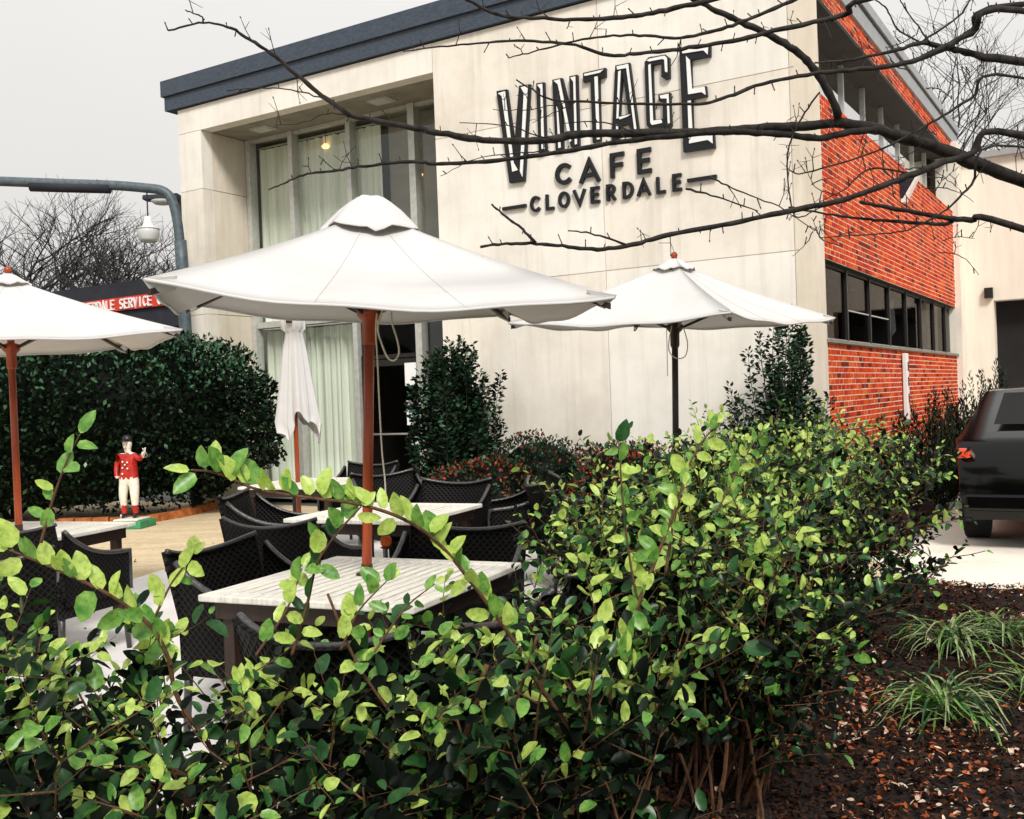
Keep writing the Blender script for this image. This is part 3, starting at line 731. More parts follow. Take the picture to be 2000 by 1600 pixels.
# ------------------------------------------------------------------ service centre far left
SB = 8.0
p0 = wall(120, 566, SB); p1 = wall(278, 545, SB); s0 = wall(181, 589, SB); s1 = wall(231, 608, SB)
sc = empty('service_building', glob(0, SB), BROT, 'low dark roofed service building across the lot behind the hedge', 'building')
zt = p1.z; zs1 = s0.z; zs0 = s1.z
xa, xb = p0.x-6, wall(420, 560, SB).x+.5
b = MB(); b.box(xa, xb, 0, 9, zs1-.25, zt); b.build('roof', 'service_dark', sc)
b = MB(); b.box(xa, xb, .0, .05, zs0-.6, zs1-.26); b.build('fascia', 'service_dark', sc)
b = MB(); b.box(xa+.5, xb-.5, 2, 8.5, 0, zs1-.25); b.build('wall', 'service_dark', sc)
b = MB(); b.box(xa+1, xb-1, 1.95, 1.99, .9, 2.2); b.build('window', 'glass_low', sc)
ss = empty('service_sign', glob(0, SB), BROT, 'orange red fascia sign with white letters reading CLOVERDALE SERVICE CENTER', 'sign')
xs0 = wall(128, 590, SB).x; xs1 = wall(385, 580, SB).x
b = MB(); b.box(xs0-.1, xs1+.1, -.08, -.01, zs0, zs1); b.build('board', 'sign_red', ss)
txt = 'CLOVERDALE SERVICE CENTER'; hL = (zs1-zs0)*.68; pit = (wall(302, 575, SB).x-wall(238, 585, SB).x)/7
xstart = wall(238, 585, SB).x-11*pit
for i, ch in enumerate(txt):
    if ch != ' ':
        xs_ = min(1.0, pit*.68/(GL[ch][0]*hL)); letter(ch, xstart+i*pit+(pit-GL[ch][0]*hL*xs_)/2, zs0+hL*.22, hL, pit*.2, ss, 'sign_white', -.12, -.081, xs=xs_)

# ------------------------------------------------------------------ street lamps
def street():
    Y = 15.9
    T = lambda x, y: at(x, y, Y)
    r = empty('street_lamp', T(378, 800).xy.to_3d(), 0, 'blue grey bent pipe lamp post standing at the cafe corner above the hedge', 'lamp post')
    o = r.location
    L = lambda p: p-o
    b = MB(); base = T(378, 800); base = Vector((base.x, base.y, 0))
    b.tube([L(base), L(T(362, 640)), L(T(356, 520)), L(T(352, 470))], .095, 12)
    b.build('pole', 'pipe_metal', r, True)
    b = MB(); b.tube([L(p) for p in catmull([T(352, 478), T(346, 430), T(336, 392), T(318, 373), T(280, 367), T(215, 362), T(100, 358), T(-60, 352)], 5)], .075, 12)
    b.build('arm', 'pipe_metal', r, True)
    b = MB(); b.tube([L(T(215, 368)), L(T(130, 366)), L(T(60, 364))], .085, 10); b.build('sleeve', 'service_dark', r, True)
    b = MB()
    b.tube([L(T(176, 362)), L(T(183, 354))], .03, 6); b.tube([L(T(188, 360)), L(T(192, 352))], .03, 6); b.build('clamp', 'service_dark', r)
    Y2 = 17.2
    r = empty('flood_light', (0, 0, 0), 0, 'dark flat cobra head light behind the bent pipe lamp post', 'lamp')
    a = at(281, 386, Y2); c = at(352, 388, Y2); r.location = Vector((c.x, c.y, 0)); o = r.location.copy()
    d = c-a; b = MB(); mid = (a+c)/2-o
    b.add([mid+d*(.5*k)+Vector((0, w_*.14, h_*.06)) for k, w_, h_ in ((-1, -.6, .5), (-1, .6, .5), (-1, .8, -.9), (-1, -.8, -.9), (1, -1, 1.2), (1, 1, 1.2), (1, 1.1, -1), (1, -1.1, -1))],
          [(0, 1, 2, 3), (4, 7, 6, 5), (0, 4, 5, 1), (1, 5, 6, 2), (2, 6, 7, 3), (3, 7, 4, 0)]); b.build('head', 'service_dark', r, bevel=.02)
    b = MB(); b.lathe([(.0, -.07), (.12, -.05), (.19, 0), (.18, .01)], 14, tuple(mid-Vector((0, 0, .055)))); b.build('lens', 'glass_white', r, True)
    b = MB(); b.tube([Vector((0, 0, 0)), Vector((0, 0, c.z))], .05, 8); b.build('post', 'service_dark', r)
    Y3 = 15.85
    c = at(290, 455, Y3)
    r = empty('pendant_lamp', c, 0, 'white dome shade lamp hanging below the bent pipe arm', 'lamp')
    b = MB(); b.lathe([(.02, .13), (.07, .11), (.155, .07), (.17, .055), (.165, .0), (.15, -.10), (.12, -.14), (.0, -.15)], 22); b.build('shade', 'glass_white', r, True)
    b = MB(); b.lathe([(.17, .055), (.185, .06), (.10, .085), (.06, .16), (.05, .25), (.0, .26)], 16); b.build('cap', 'white_paint', r, True)
    b = MB(); q = at(286, 368, Y3)
    b.tube([(0, 0, .25), Vector((0, 0, q.z-c.z))], .012, 6); b.build('rod', 'service_dark', r)
street()

# ------------------------------------------------------------------ umbrellas
def umbrella(c, rim, phi, side, tx, ty, rise, label, sag=.06, pole_m='wood_red', seed=1, rope=1):
    rnd = random.Random(seed)
    n = Vector((-tx, -ty, 1)).normalized()
    base = Vector((c[0], c[1], rim))-n*(rim/n.z)
    rot = Vector((0, 0, 1)).rotation_difference(n).to_matrix().to_4x4() @ Matrix.Rotation(phi, 4, 'Z')
    r = empty('patio_umbrella', base, 0, label, 'umbrella', 'square canvas umbrellas over the patio tables'); r.rotation_euler = rot.to_euler()
    R = side/sqrt(2); H = rim/n.z
    crn = [Vector((R*cos(pi/2*i), R*sin(pi/2*i), 0)) for i in range(4)]
    def pt(i, u, v):
        a, b_ = crn[i], crn[(i+1) % 4]
        e = a.lerp(b_, u); w = 4*u*(1-u)
        z = rise*(1-v) - rise*.05*sin(pi*v) - sag*w*v*v*1.0 - .035*w*sin(pi*v)
        e = e*v*(1-.035*w*v)
        z += .006*sin(17*u+5*i+seed)*v
        return e+Vector((0, 0, H+z))
    b = MB()
    for i in range(4):
        b.grid([[pt(i, u/14, .1+.9*v/12) for v in range(13)] for u in range(15)], 0, .004)
    cn = b.build('canopy', 'canvas', r, True)
    # sewn hem and corner pockets
    b = MB()
    for i in range(4): b.tube([pt(i, u/20, 1)-Vector((0, 0, .006)) for u in range(21)], .007, 5)
    b.build('hem', 'canvas', cn, True)
    for i in range(4):
        b = MB(); d = crn[i].normalized(); s_ = Vector((-d.y, d.x, 0)); p = crn[i]+Vector((0, 0, H))
        b.add([p+d*.012, p-d*.10+s_*.05+Vector((0, 0, .02)), p-d*.10-s_*.05+Vector((0, 0, .02)), p-d*.04-Vector((0, 0, .055)), p-d*.12+s_*.02-Vector((0, 0, .03))], [(0, 1, 3), (0, 3, 2), (1, 4, 3), (2, 3, 4), (0, 2, 1)])
        b.build('pocket', 'canvas', cn)
    # vent cap with loose folds
    capr = ((.015, .07), (.06, .062), (.10, .035), (.15, -.005), (.20, -.055), (.235, -.092)) if seed == 1 else ((.012, .03), (.05, .015), (.10, -.02), (.15, -.05))
    P = []
    for k in range(41):
        a = 2*pi*k/40; fold = 1+.05*cos(4*a)+.03*sin(7*a+seed)
        row = []
        for rr, zz_ in capr:
            w_ = rr/.27; row.append(Vector((rr*fold*cos(a), rr*fold*sin(a), H+rise+zz_+.014*sin(5*a+seed)*w_+.009*sin(11*a+2*w_)*w_+.004*sin(23*a)*w_)))
        P.append(row)
    b = MB(); b.grid(P, 0, .004); b.build('vent_cap', 'canvas', r, True)
    for i in range(4):
        for u in (.33, .67):
            b = MB(); b.tube([pt(i, u, .12+.88*v/16)+Vector((0, 0, .0015)) for v in range(17)], .0028, 4); b.build('seam', 'canvas', cn)
    # ribs, struts
    rm = 'wood_dark'
    for i in range(4):
        d = crn[i].normalized(); b = MB()
        b.obox((d*R*.5+Vector((0, 0, H+rise*.5-.05))), (crn[i]-Vector((0, 0, rise)))*.485, Vector((-d.y, d.x, 0))*.009, Vector((0, 0, .012))); b.build('rib', rm, r)
        b = MB(); a_ = Vector((0, 0, H-.07))+d*.03; e_ = d*R*.5+Vector((0, 0, H+rise*.5-.035))
        b.obox((a_+e_)/2, (e_-a_)/2, Vector((-d.y, d.x, 0))*.008, Vector((0, 0, .01))); b.build('strut', rm, r)
    b = MB(); b.tube([(0, 0, .0), (0, 0, H+rise-.02)], .0235, 14); pl = b.build('pole', pole_m, r, True)
    b = MB(); b.lathe([(.026, -.19), (.034, -.17), (.034, -.08), (.058, -.055), (.062, -.02), (.03, -.01)], 14, (0, 0, H-.02)); b.build('hub', pole_m, r, True)
    b = MB(); b.lathe([(.05, 0), (.05, .006), (.027, .012), (.027, .05)], 14, (0, 0, .742)); b.build('collar', 'wood_dark', r, True)
    b = MB(); b.lathe([(.25, 0), (.25, .035), (.06, .06), (.05, .28), (.027, .29)], 20, (0, 0, .0)); b.build('base', 'service_dark', r, True)
    if seed != 1:
        b = MB(); b.lathe([(.0, -.01), (.020, 0), (.026, .022), (.020, .04), (.0, .05)], 12, (0, 0, H+rise+.03)); b.build('finial', 'wood_red', r, True)
    return r, H
U1, H1 = umbrella((-.634, 4.65), 2.015, 4.162, 1.755, -.055, .041, .40, 'open white square umbrella over the slatted table, largest and in the middle', seed=1, sag=.075)
U2, H2 = umbrella((1.229, 7.5), 2.074, 4.834, 1.755, -.02, .042, .42, 'open white square umbrella in front of the pale wall below the sign', seed=2, pole_m='wood_dark', sag=.05)
U3, H3 = umbrella((-3.42, 6.95), 2.07, radians(-14), 1.86, .0, .0, .42, 'open white square umbrella beside the clipped hedge, partly cut off by the picture edge', seed=3)
# cords hang from the umbrellas
def cord(name, pts, r_, label, px=True):
    P = catmull(pts, 8); o = P[-1].copy() if P[-1].z < P[0].z else P[0].copy()
    b = MB(); b.tube([p-o for p in P], r_, 7); ob = b.build(name, 'rope', None, True); ob.location = o
    tag(ob, label, 'cord'); return ob
cord('rope', [at(x, y, 4.58) for x, y in ((748, 602), (738, 640), (745, 670), (757, 698), (770, 704), (779, 690), (776, 665), (766, 632), (764, 603))], .0045, 'pale rope loop hanging beside the red umbrella pole')
cord('rope', [at(x, y, 4.6) for x, y in ((736, 612), (734, 650), (737, 700), (741, 790), (746, 880), (752, 940), (753, 975))], .0038, 'long pale pull cord hanging down beside the red umbrella pole')
cord('rope', [at(x, y, 7.4) for x, y in ((1312, 636), (1306, 672), (1309, 690), (1322, 700), (1338, 696), (1343, 672), (1335, 640))], .004, 'thin rope loop tied around the dark umbrella pole')
cord('rope', [at(x, y, 7.42) for x, y in ((1302, 640), (1303, 690), (1304, 735))], .003, 'thin weighted cord hanging straight beside the dark umbrella pole')

def folded():
    base = onz(569, 925, 0); Y = 10.55; base = Vector((at(572, 860, Y).x+.035, Y, 0))
    r = empty('folded_umbrella', base, 0, 'closed white umbrella with drooping folds in front of the curtained window', 'umbrella')
    top = 2.62
    P = []; nK = 60
    prof = [(top, .04), (top-.05, .09), (top-.15, .125), (top-.28, .115), (top-.31, .075), (top-.5, .105), (top-.8, .135), (top-1.05, .165), (top-1.2, .185), (top-1.30, .17)]
    for k in range(nK+1):
        a = 2*pi*k/nK; row = []
        for j, (z, rr) in enumerate(prof):
            t = j/len(prof); q = rr*(1+(.28*t)*sin(4*a+.6)+.16*t*sin(9*a+t*3)+.08*t*sin(17*a))
            zz_ = z-(t**3)*(.17*sin(2*a+.8)+.09*sin(5*a))
            row.append(Vector((q*cos(a)*1.0+.05*t, q*sin(a)*.8, zz_)))
        P.append(row)
    b = MB(); b.grid(P, 0, .004); b.build('canopy', 'canvas', r, True)
    b = MB(); b.tube([(0, 0, 0), (0, 0, top-.05)], .024, 12); b.build('pole', 'wood_red', r, True)
    b = MB(); b.lathe([(.0, 0), (.03, .01), (.03, .05), (.0, .06)], 10, (0, 0, top+.0)); b.build('finial', 'wood_dark', r, True)
    b = MB(); b.obox((0, -.125, top-.2), (.03, 0, 0), (0, .012, 0), (0, 0, .028)); b.build('strap', 'wood_dark', r)
folded()

# ------------------------------------------------------------------ tables
E1 = Vector((.405, .914, 0)).normalized(); E2 = Vector((E1.y, -E1.x, 0)); TROT = atan2(E2.y, E2.x)
def make_table(s=1.06):
    r = empty('patio_table')
    h = s/2; fw = .085
    b = MB()
    b.box(-h, h, -h, -h+fw, .71, .74); b.box(-h, h, h-fw, h, .71, .74); b.box(-h, -h+fw, -h+fw+.001, h-fw-.001, .71, .7385); b.box(h-fw, h, -h+fw+.001, h-fw-.001, .71, .7385)
    b.build('rim', 'table_white', r, bevel=.006)
    n = 15; w = (s-2*fw)/n; me = None
    for i in range(n):
        x = -h+fw+w*i
        if me is None:
            q = MB(); q.box(.008, w-.008, -h+fw+.002, h-fw-.002, .695, .7375); me = q.mesh('slat', 'table_white')
        if i == n//2:
            for y0, y1 in ((-h+fw+.002, -.04), (.04, h-fw-.002)):
                q = MB(); q.box(.008, w-.008, y0, y1, .695, .7375); o = q.build('slat', 'table_white', r); o.location = (x, 0, 0)
            continue
        o = bpy.data.objects.new('slat', me); COL.objects.link(o); o.parent = r; o.location = (x, 0, random.uniform(-.0015, .001))
    b = MB(); b.box(-h+.05, h-.05, -h+.05, -h+.075, .63, .708); b.box(-h+.05, h-.05, h-.075, h-.05, .63, .708); b.box(-h+.05, -h+.075, -h+.076, h-.076, .63, .708); b.box(h-.075, h-.05, -h+.076, h-.076, .63, .708)
    b.build('apron', 'wood_dark', r)
    for sx in (-1, 1):
        for sy in (-1, 1):
            b = MB(); b.box(sx*(h-.1)-.028, sx*(h-.1)+.028, sy*(h-.1)-.028, sy*(h-.1)+.028, 0, .71); b.build('leg', 'wood_dark', r)
    return r
tb = make_table(); TC = Vector((-.68, 4.605, 0))
tb.location = TC+Vector((0, 0, .004)); tb.rotation_euler.z = TROT
tag(tb, 'weathered white square table with narrow slats, closest to the camera', 'table', 'white square tables on the patio')
for p, a, lb in (((-.95, 7.42, .004), 0, 'white square table behind the slatted one, near the woven chairs'), ((-2.12, 10.5, .004), .1, 'white table under the closed umbrella by the curtained window'),
                 ((1.27, 7.42, .004), -.05, 'white table under the umbrella by the pale wall, mostly behind leaves'), ((-3.42, 6.98, .004), .1, 'white table under the umbrella on the hedge side of the patio')):
    t2 = copy_tree(tb); t2.location = p; t2.rotation_euler.z = TROT+a; t2['label'] = lb

# ------------------------------------------------------------------ chairs
def uvgrid(b, P, s=1.0):
    pass
def wicker_panel(name, P, parent, th=.022):
    "grid of points with arc-length UVs in metres, thickened"
    a, c = len(P), len(P[0]); mb = MB(); mb.grid(P, 0, th); me = mb.mesh(name, 'wicker', True)
    uv = me.uv_layers.new(name='UVMap'); U = []
    for i in range(a):
        for j in range(c):
            u = sum((P[k+1][c//2]-P[k][c//2]).length for k in range(i)); v = sum((P[i][k+1]-P[i][k]).length for k in range(j)); U.append((u, v))
    U = U+U
    for l in me.loops: uv.data[l.index].uv = U[l.vertex_index]
    o = bpy.data.objects.new(name, me); COL.objects.link(o); o.parent = parent; return o
def make_chair():
    "faces +Y, seat centre at the origin"
    r = empty('wicker_chair'); W, D, SH = .29, .27, .43
    V3 = Vector
    # back: curved, flared, with raised corners
    def bk(u, v):
        x = (u*2-1)*(W+.015+.02*v); y = -D-.02-.11*v+.07*(u*2-1)**2; z = SH-.02+v*(.42+.05*(u*2-1)**2); return V3((x, y, z))
    P = [[bk(i/12, j/8) for j in range(9)] for i in range(13)]
    br = wicker_panel('backrest', P, r)
    b = MB(); b.tube([bk(i/16, 1)+V3((0, .008, 0)) for i in range(17)], .013, 7); b.build('top_rim', 'wicker_rim', br, True)
    # arms: sweep down from the back to the front
    for s in (-1, 1):
        def ar(u, v):
            top = .66+.17*(1-u)**3-.02*u
            return V3((s*(W+.03+.012*v), -D-.0+(2*D-.0)*u, SH-.06+v*(top-SH+.06)))
        P = [[ar(i/8, j/6) for j in range(7)] for i in range(9)]
        if s > 0: P = P[::-1]
        a_ = wicker_panel('arm', P, r)
        b = MB(); b.tube([ar(i/10, 1) for i in range(11)]+[V3((s*(W+.03), D+.012, .58)), V3((s*(W+.03), D+.01, SH-.04))], .015, 7); b.build('arm_rim', 'wicker_rim', a_, True)
    # seat and woven apron
    P = [[V3((-W+2*W*i/8, -D+2*D*j/8, SH+.01-.012*sin(pi*i/8)*sin(pi*j/8))) for j in range(9)] for i in range(9)]
    wicker_panel('seat', P, r, .03)
    ring = [V3((-W, -D, 0)), V3((W, -D, 0)), V3((W, D, 0)), V3((-W, D, 0)), V3((-W, -D, 0))]
    pts = []
    for k in range(4):
        for t in range(5): pts.append(ring[k].lerp(ring[k+1], t/5))
    pts.append(ring[0])
    P = [[V3((p.x*1.02, p.y*1.02, SH-.13+.12*j/3)) for j in range(4)] for p in pts]
    wicker_panel('apron', P, r, .012)
    for sx in (-1, 1):
        for sy in (-1, 1):
            b = MB(); b.tube([(sx*W*.95, sy*D*.95, SH-.02), (sx*W*1.0, sy*D*1.04, 0)], [.022, .017], 8); b.build('leg', 'wicker_rim', r, True)
    return r
proto = make_chair()
def face(d): return atan2(-d.x, d.y)
CH = [
 (Vector((-1.20, 4.86, 0)), E2, 'black woven chair tucked against the left edge of the slatted table'),
 (Vector((-.36, 5.08, 0)), -E1+.12*E2, 'black woven chair at the far side of the slatted table, its lattice back catching light'),
 (Vector((-.44, 3.30, 0)), E1+.1*E2, 'black woven chair pushed in at the near corner of the slatted table behind the hedge'),
 (Vector((.12, 4.12, 0)), -E2+.25*E1, 'black woven chair at the hedge side of the slatted table, low behind leaves'),
 (Vector((-1.33, 6.22, 0)), E1-.05*E2, 'black woven chair between the slatted table and the second table, with pale curved top rim'),
 (Vector((-1.86, 7.85, 0)), E2+.35*E1, 'tall looking black woven chair left of the second table, seen from its side'),
 (Vector((-.62, 8.12, 0)), -E1, 'black woven chair behind the second table with bright lattice back'),
 (Vector((-1.08, 9.35, 0)), E2*.6-E1*.4, 'black woven chair in front of the cafe door'),
 (Vector((-1.72, 11.05, 0)), -E1, 'black woven chair behind the table of the closed umbrella'),
 (Vector((.50, 8.10, 0)), E2+.7*E1, 'black woven chair with rounded back beside the red leaved shrubs'),
 (Vector((.02, 8.45, 0)), -E2-.6*E1, 'black woven chair turned away near the mulch bed, pale arm curve showing'),
 (Vector((.72, 7.0, 0)), E1+.3*E2, 'black woven chair in front of the dark umbrella pole, behind upright leafy stem'),
 (Vector((-2.92, 6.42, 0)), E1-.05*E2, 'black woven chair by the hedge side table, farther of the two at the picture edge'),
 (Vector((-2.72, 5.15, 0)), E1*.6-E2*.7, 'black woven chair at the picture edge, closer one with only arm and side showing'),
]
for i, (p, d, lb) in enumerate(CH):
    o = proto if i == 0 else copy_tree(proto)
    o.location = p+Vector((0, 0, .006)); o.rotation_euler.z = face(d)
    tag(o, lb, 'chair', 'black woven patio chairs')
# small lantern on the ground behind the table
ln = empty('lantern', at(754, 1062, 7.9).xy.to_3d()+Vector((0, 0, .004)), 0, 'small orange glass candle lantern glimpsed under the second table', 'lantern')
zq = at(754, 1070, 7.9).z
b = MB(); b.lathe([(.045, 0), (.05, .02), (.015, .04), (.012, zq-.02), (.05, zq)], 12); b.build('stand', 'wicker_rim', ln, True)
b = MB(); b.lathe([(.03, 0), (.045, .03), (.045, .07), (.02, .1), (.0, .1)], 12, (0, 0, zq+.001)); b.build('glass', 'orange_glass', ln, True)

# ------------------------------------------------------------------ jockey statue
def statue():
    p = onz(256, 1030, 0); r = empty('lawn_statue', p, radians(-8), 'painted jockey statue in red jacket and white trousers with one arm raised, before the hedge', 'statue')
    b = MB(); b.box(-.2, .26, -.24, .2, 0, .1); b.build('plinth', 'statue_green', r, bevel=.012)
    b = MB(); b.box(-.15, .2, -.19, .15, .1, .125); b.build('plinth_top', 'statue_white', r, bevel=.01)
    verts = [((0, 0, .66), .085), ((0, 0, .80), .092), ((0, .0, .93), .10), ((0, 0, .99), .05), ((0, -.005, 1.03), .04), ((0, -.01, 1.08), .062), ((0, -.01, 1.14), .066), ((0, 0, 1.17), .05),
             ((.07, 0, .60), .075), ((.075, -.01, .42), .06), ((.07, .0, .30), .045), ((.07, .01, .17), .038), ((.075, -.06, .15), .03),
             ((-.07, 0, .60), .075), ((-.085, -.02, .42), .058), ((-.09, .0, .30), .045), ((-.09, .01, .17), .038), ((-.10, -.06, .15), .03),
             ((.10, 0, .95), .05), ((.18, -.03, .90), .036), ((.26, -.09, .97), .028), ((.29, -.11, 1.01), .026),
             ((-.10, 0, .95), .05), ((-.17, .0, .82), .038), ((-.15, -.05, .70), .03), ((-.12, -.07, .66), .027)]
    edges = [(0, 1), (1, 2), (2, 3), (3, 4), (4, 5), (5, 6), (6, 7), (0, 8), (8, 9), (9, 10), (10, 11), (11, 12), (0, 13), (13, 14), (14, 15), (15, 16), (16, 17), (2, 18), (18, 19), (19, 20), (20, 21), (2, 22), (22, 23), (23, 24), (24, 25)]
    me = bpy.data.meshes.new('b'); me.from_pydata([v for v, _ in verts], edges, [])
    o = bpy.data.objects.new('b', me); COL.objects.link(o)
    sk = o.modifiers.new('s', 'SKIN'); ss_ = o.modifiers.new('d', 'SUBSURF'); ss_.levels = 2; ss_.render_levels = 2
    for i, (_, q) in enumerate(verts): me.skin_vertices[0].data[i].radius = (q, q)
    me.skin_vertices[0].data[0].use_root = True
    dg = bpy.context.evaluated_depsgraph_get(); dg.update()
    nm = bpy.data.meshes.new_from_object(o.evaluated_get(dg)); bpy.data.objects.remove(o)
    nm.name = 'figure'
    for q in ('statue_red', 'statue_white', 'statue_black'): nm.materials.append(M(q))
    for pl in nm.polygons:
        c = pl.center; pl.use_smooth = True; k = 0
        if c.z > .985 and abs(c.x) < .1: k = 1
        elif c.z < .19: k = 2
        elif c.z < .30: k = 0
        elif c.z < .66 and abs(c.x) < .16: k = 1
        elif abs(c.x) > .25 and c.z > .9: k = 1
        if c.z < .69 and c.x < -.10 and c.y < -.03: k = 1
        pl.material_index = k
    bo = bpy.data.objects.new('figure', nm); COL.objects.link(bo); bo.parent = r
    b = MB(); b.lathe([(.07, 0), (.074, .02), (.065, .06), (.03, .085), (0, .09)], 16, (0, -.005, 1.15)); b.box(-.045, .045, -.13, -.05, 1.15, 1.162); b.build('cap', 'statue_black', r, True)
    b = MB()
    for sx, z_ in ((-.03, .88), (.035, .87), (-.035, .80), (.0, .84), (.035, .79), (-.04, .72)): b.lathe([(.0, -.014), (.013, -.006), (.013, .006), (0, .014)], 8, (sx, -.095, z_))
    b.build('button', 'statue_white', r, True)
    b = MB()   # nose, eyes
    b.lathe([(0, -.015), (.011, -.008), (.007, .012), (0, .02)], 8, (0, -.075, 1.08)); b.build('nose', 'statue_white', r, True)
    b = MB(); b.lathe([(0, -.007), (.007, 0), (0, .007)], 6, (.024, -.07, 1.105)); b.lathe([(0, -.007), (.007, 0), (0, .007)], 6, (-.024, -.07, 1.105)); b.box(-.02, .02, -.074, -.066, 1.048, 1.053); b.build('eye', 'statue_black', r)
    b = MB()   # fingers and the ring
    for k in range(4):
        a = -.022+.015*k; b.tube([(.285, -.115, 1.02+a*.3), (.31+.003*k, -.13, 1.035+a), (.32, -.145, 1.02+a)], [.011, .009, .007], 6)
    b.tube([(.28, -.11, 1.03), (.285, -.135, 1.05), (.295, -.15, 1.045)], [.011, .009, .007], 6); b.build('hand', 'statue_white', r, True)
    b = MB(); b.tube([(.315+.03*cos(a/16*2*pi), -.14, .965+.03*sin(a/16*2*pi)) for a in range(17)], .004, 5); b.build('ring', 'chrome', r, True)
statue()
# brick edging before the hedge
kb = empty('brick_edging', onz(340, 1012, 0), 0, 'row of rough orange brick edging at the foot of the hedge', 'edging')
kp = catmull([Vector((-9.5, 13.5, 0)), Vector((-7, 13.6, 0)), Vector((-5.4, 13.75, 0)), Vector((-4.9, 14.3, 0)), Vector((-4.66, 15.2, 0)), Vector((-4.6, 16.2, 0))], 14)
kd = 0; last = kp[0]; acc = 0
bm_ = MB(); bm_.box(-.105, .105, -.05, .05, 0, .13); kme = bm_.mesh('brick', 'curb_brick')
i = 1; pos = kp[0].copy()
while i < len(kp):
    d = kp[i]-pos
    if d.length < .22: i += 1; continue
    d.normalize(); c = pos+d*.11
    o = bpy.data.objects.new('brick', kme); COL.objects.link(o); o.parent = kb; o.location = c-kb.location+Vector((0, 0, random.uniform(-.03, .01))); o.rotation_euler = (random.uniform(-.06, .06), random.uniform(-.05, .05), atan2(d.y, d.x)+random.uniform(-.06, .06))
    pos = pos+d*.222

# ------------------------------------------------------------------ shrubs as leaf masses
def mass(name, loc, size, n, leaf, mats, probs, label, cat, group=None, rz=0, power=3.0, lump=.12, depth=.25, core=.8, stem=True, top_light=None, squash_bottom=True, seed=0, corem='leaf_black'):
    "superellipsoid of leaves over a dark leafy core"
    r = empty(name, loc, rz, label, cat, group); sx, sy, sz = size
    d = rdirs(n*2); d = d[d[:, 2] > -.75][:n]; n = len(d)
    k = (np.abs(d[:, 0])**power+np.abs(d[:, 1])**power+np.abs(d[:, 2])**power)**(-1/power)
    base = d*k[:, None]
    rad = 1+lump*noise3(base, 2.6, seed)+lump*.6*noise3(base, 7, seed+3)
    dep = rng.random(n)**1.6*depth
    P = base*(rad-dep)[:, None]*np.array([sx, sy, sz/2])+np.array([0, 0, sz/2])
    ok = P[:, 2] > .02; P, d, dep = P[ok], d[ok], dep[ok]; n = len(P)
    dr_ = d*.8+rdirs(n)*.9+np.array([0, 0, .25]); nr = d+rdirs(n)*.8
    mi = rng.choice(len(mats), n, p=probs)
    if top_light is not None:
        up = (d[:, 2] > .25+.25*rng.random(n)) & (dep < depth*.5) & (rng.random(n) < .42); mi[up] = top_light  # upward outer leaves paler, top light put into the colour
    L = rng.uniform(.7, 1.25, n)*leaf
    o = leaf_mesh_obj('foliage', P, dr_, nr, L, L*.55, mi, mats, r, simple=True); o['kind'] = 'stuff'
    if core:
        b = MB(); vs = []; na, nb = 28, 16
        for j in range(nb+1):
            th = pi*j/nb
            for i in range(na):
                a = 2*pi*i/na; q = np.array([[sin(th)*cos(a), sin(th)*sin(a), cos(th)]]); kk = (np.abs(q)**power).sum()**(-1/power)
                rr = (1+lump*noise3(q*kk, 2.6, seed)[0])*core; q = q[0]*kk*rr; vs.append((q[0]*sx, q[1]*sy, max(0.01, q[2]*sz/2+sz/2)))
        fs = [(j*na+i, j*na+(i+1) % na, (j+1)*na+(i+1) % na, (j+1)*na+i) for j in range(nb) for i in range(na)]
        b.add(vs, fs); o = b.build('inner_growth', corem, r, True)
    if stem:
        b = MB()
        for i in range(7):
            a = 2*pi*i/7; b.tube([(.05*cos(a), .05*sin(a), 0), (.3*sx*cos(a), .3*sy*sin(a), sz*.35), (.6*sx*cos(a), .6*sy*sin(a), sz*.75)], [.03, .018, .006], 5)
        b.build('stem', 'bark', r)
    return r
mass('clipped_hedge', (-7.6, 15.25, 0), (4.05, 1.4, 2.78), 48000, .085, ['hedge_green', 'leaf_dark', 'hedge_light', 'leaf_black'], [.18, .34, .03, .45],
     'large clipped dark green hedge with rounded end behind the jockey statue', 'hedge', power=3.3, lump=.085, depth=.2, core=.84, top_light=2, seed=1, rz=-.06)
def spires(name, loc, nst, h, spread, per, leaf, wid, probs, label, cat, seed):
    random.seed(seed); r = empty(name, loc, 0, label, cat, 'upright leafy shrubs against the cafe wall'); pos = []; dr_ = []; b = MB()
    for k in range(nst):
        q = Vector((random.gauss(0, spread*.5), random.gauss(0, spread*.5), 0)); lean = Vector((q.x*.9, q.y*.9, 0))+Vector((random.gauss(0, .06), random.gauss(0, .06), 0))
        hh = h*random.uniform(.55, 1.0)*(1-.38*min(1, q.length/spread)); w = wid*random.uniform(.7, 1.2); pts = []
        for i in range(9):
            t = i/8; pts.append(Vector((q.x+lean.x*t+.03*sin(t*6+k), q.y+lean.y*t, hh*t)))
        b.tube(pts, [.012*(1-.8*i/8) for i in range(9)], 4)
        for i in range(int(per*hh)):
            t = random.uniform(.06, 1.0); c = pts[min(7, int(t*8))].lerp(pts[min(8, int(t*8)+1)], t*8-int(t*8)) if t < 1 else pts[-1]
            rr = w*(1-t)**.55*(1+.5*sin(t*14+k)); a = random.uniform(0, 2*pi); u = random.random()**.6
            pos.append((c.x+rr*u*cos(a), c.y+rr*u*sin(a), c.z+random.gauss(0, .03))); dr_.append((cos(a)+random.gauss(0, .4), sin(a)+random.gauss(0, .4), random.uniform(-.2, 1)))
    n = len(pos); d = rdirs(n)+np.array([0, -.3, .6]); L = rng.uniform(.7, 1.2, n)*leaf
    o = leaf_mesh_obj('foliage', pos, dr_, d, L, L*.5, rng.choice(4, n, p=probs), ['hedge_green', 'leaf_dark', 'hedge_light', 'leaf_black'], r, simple=True); o['kind'] = 'stuff'
    b.build('stem', 'bark', r)
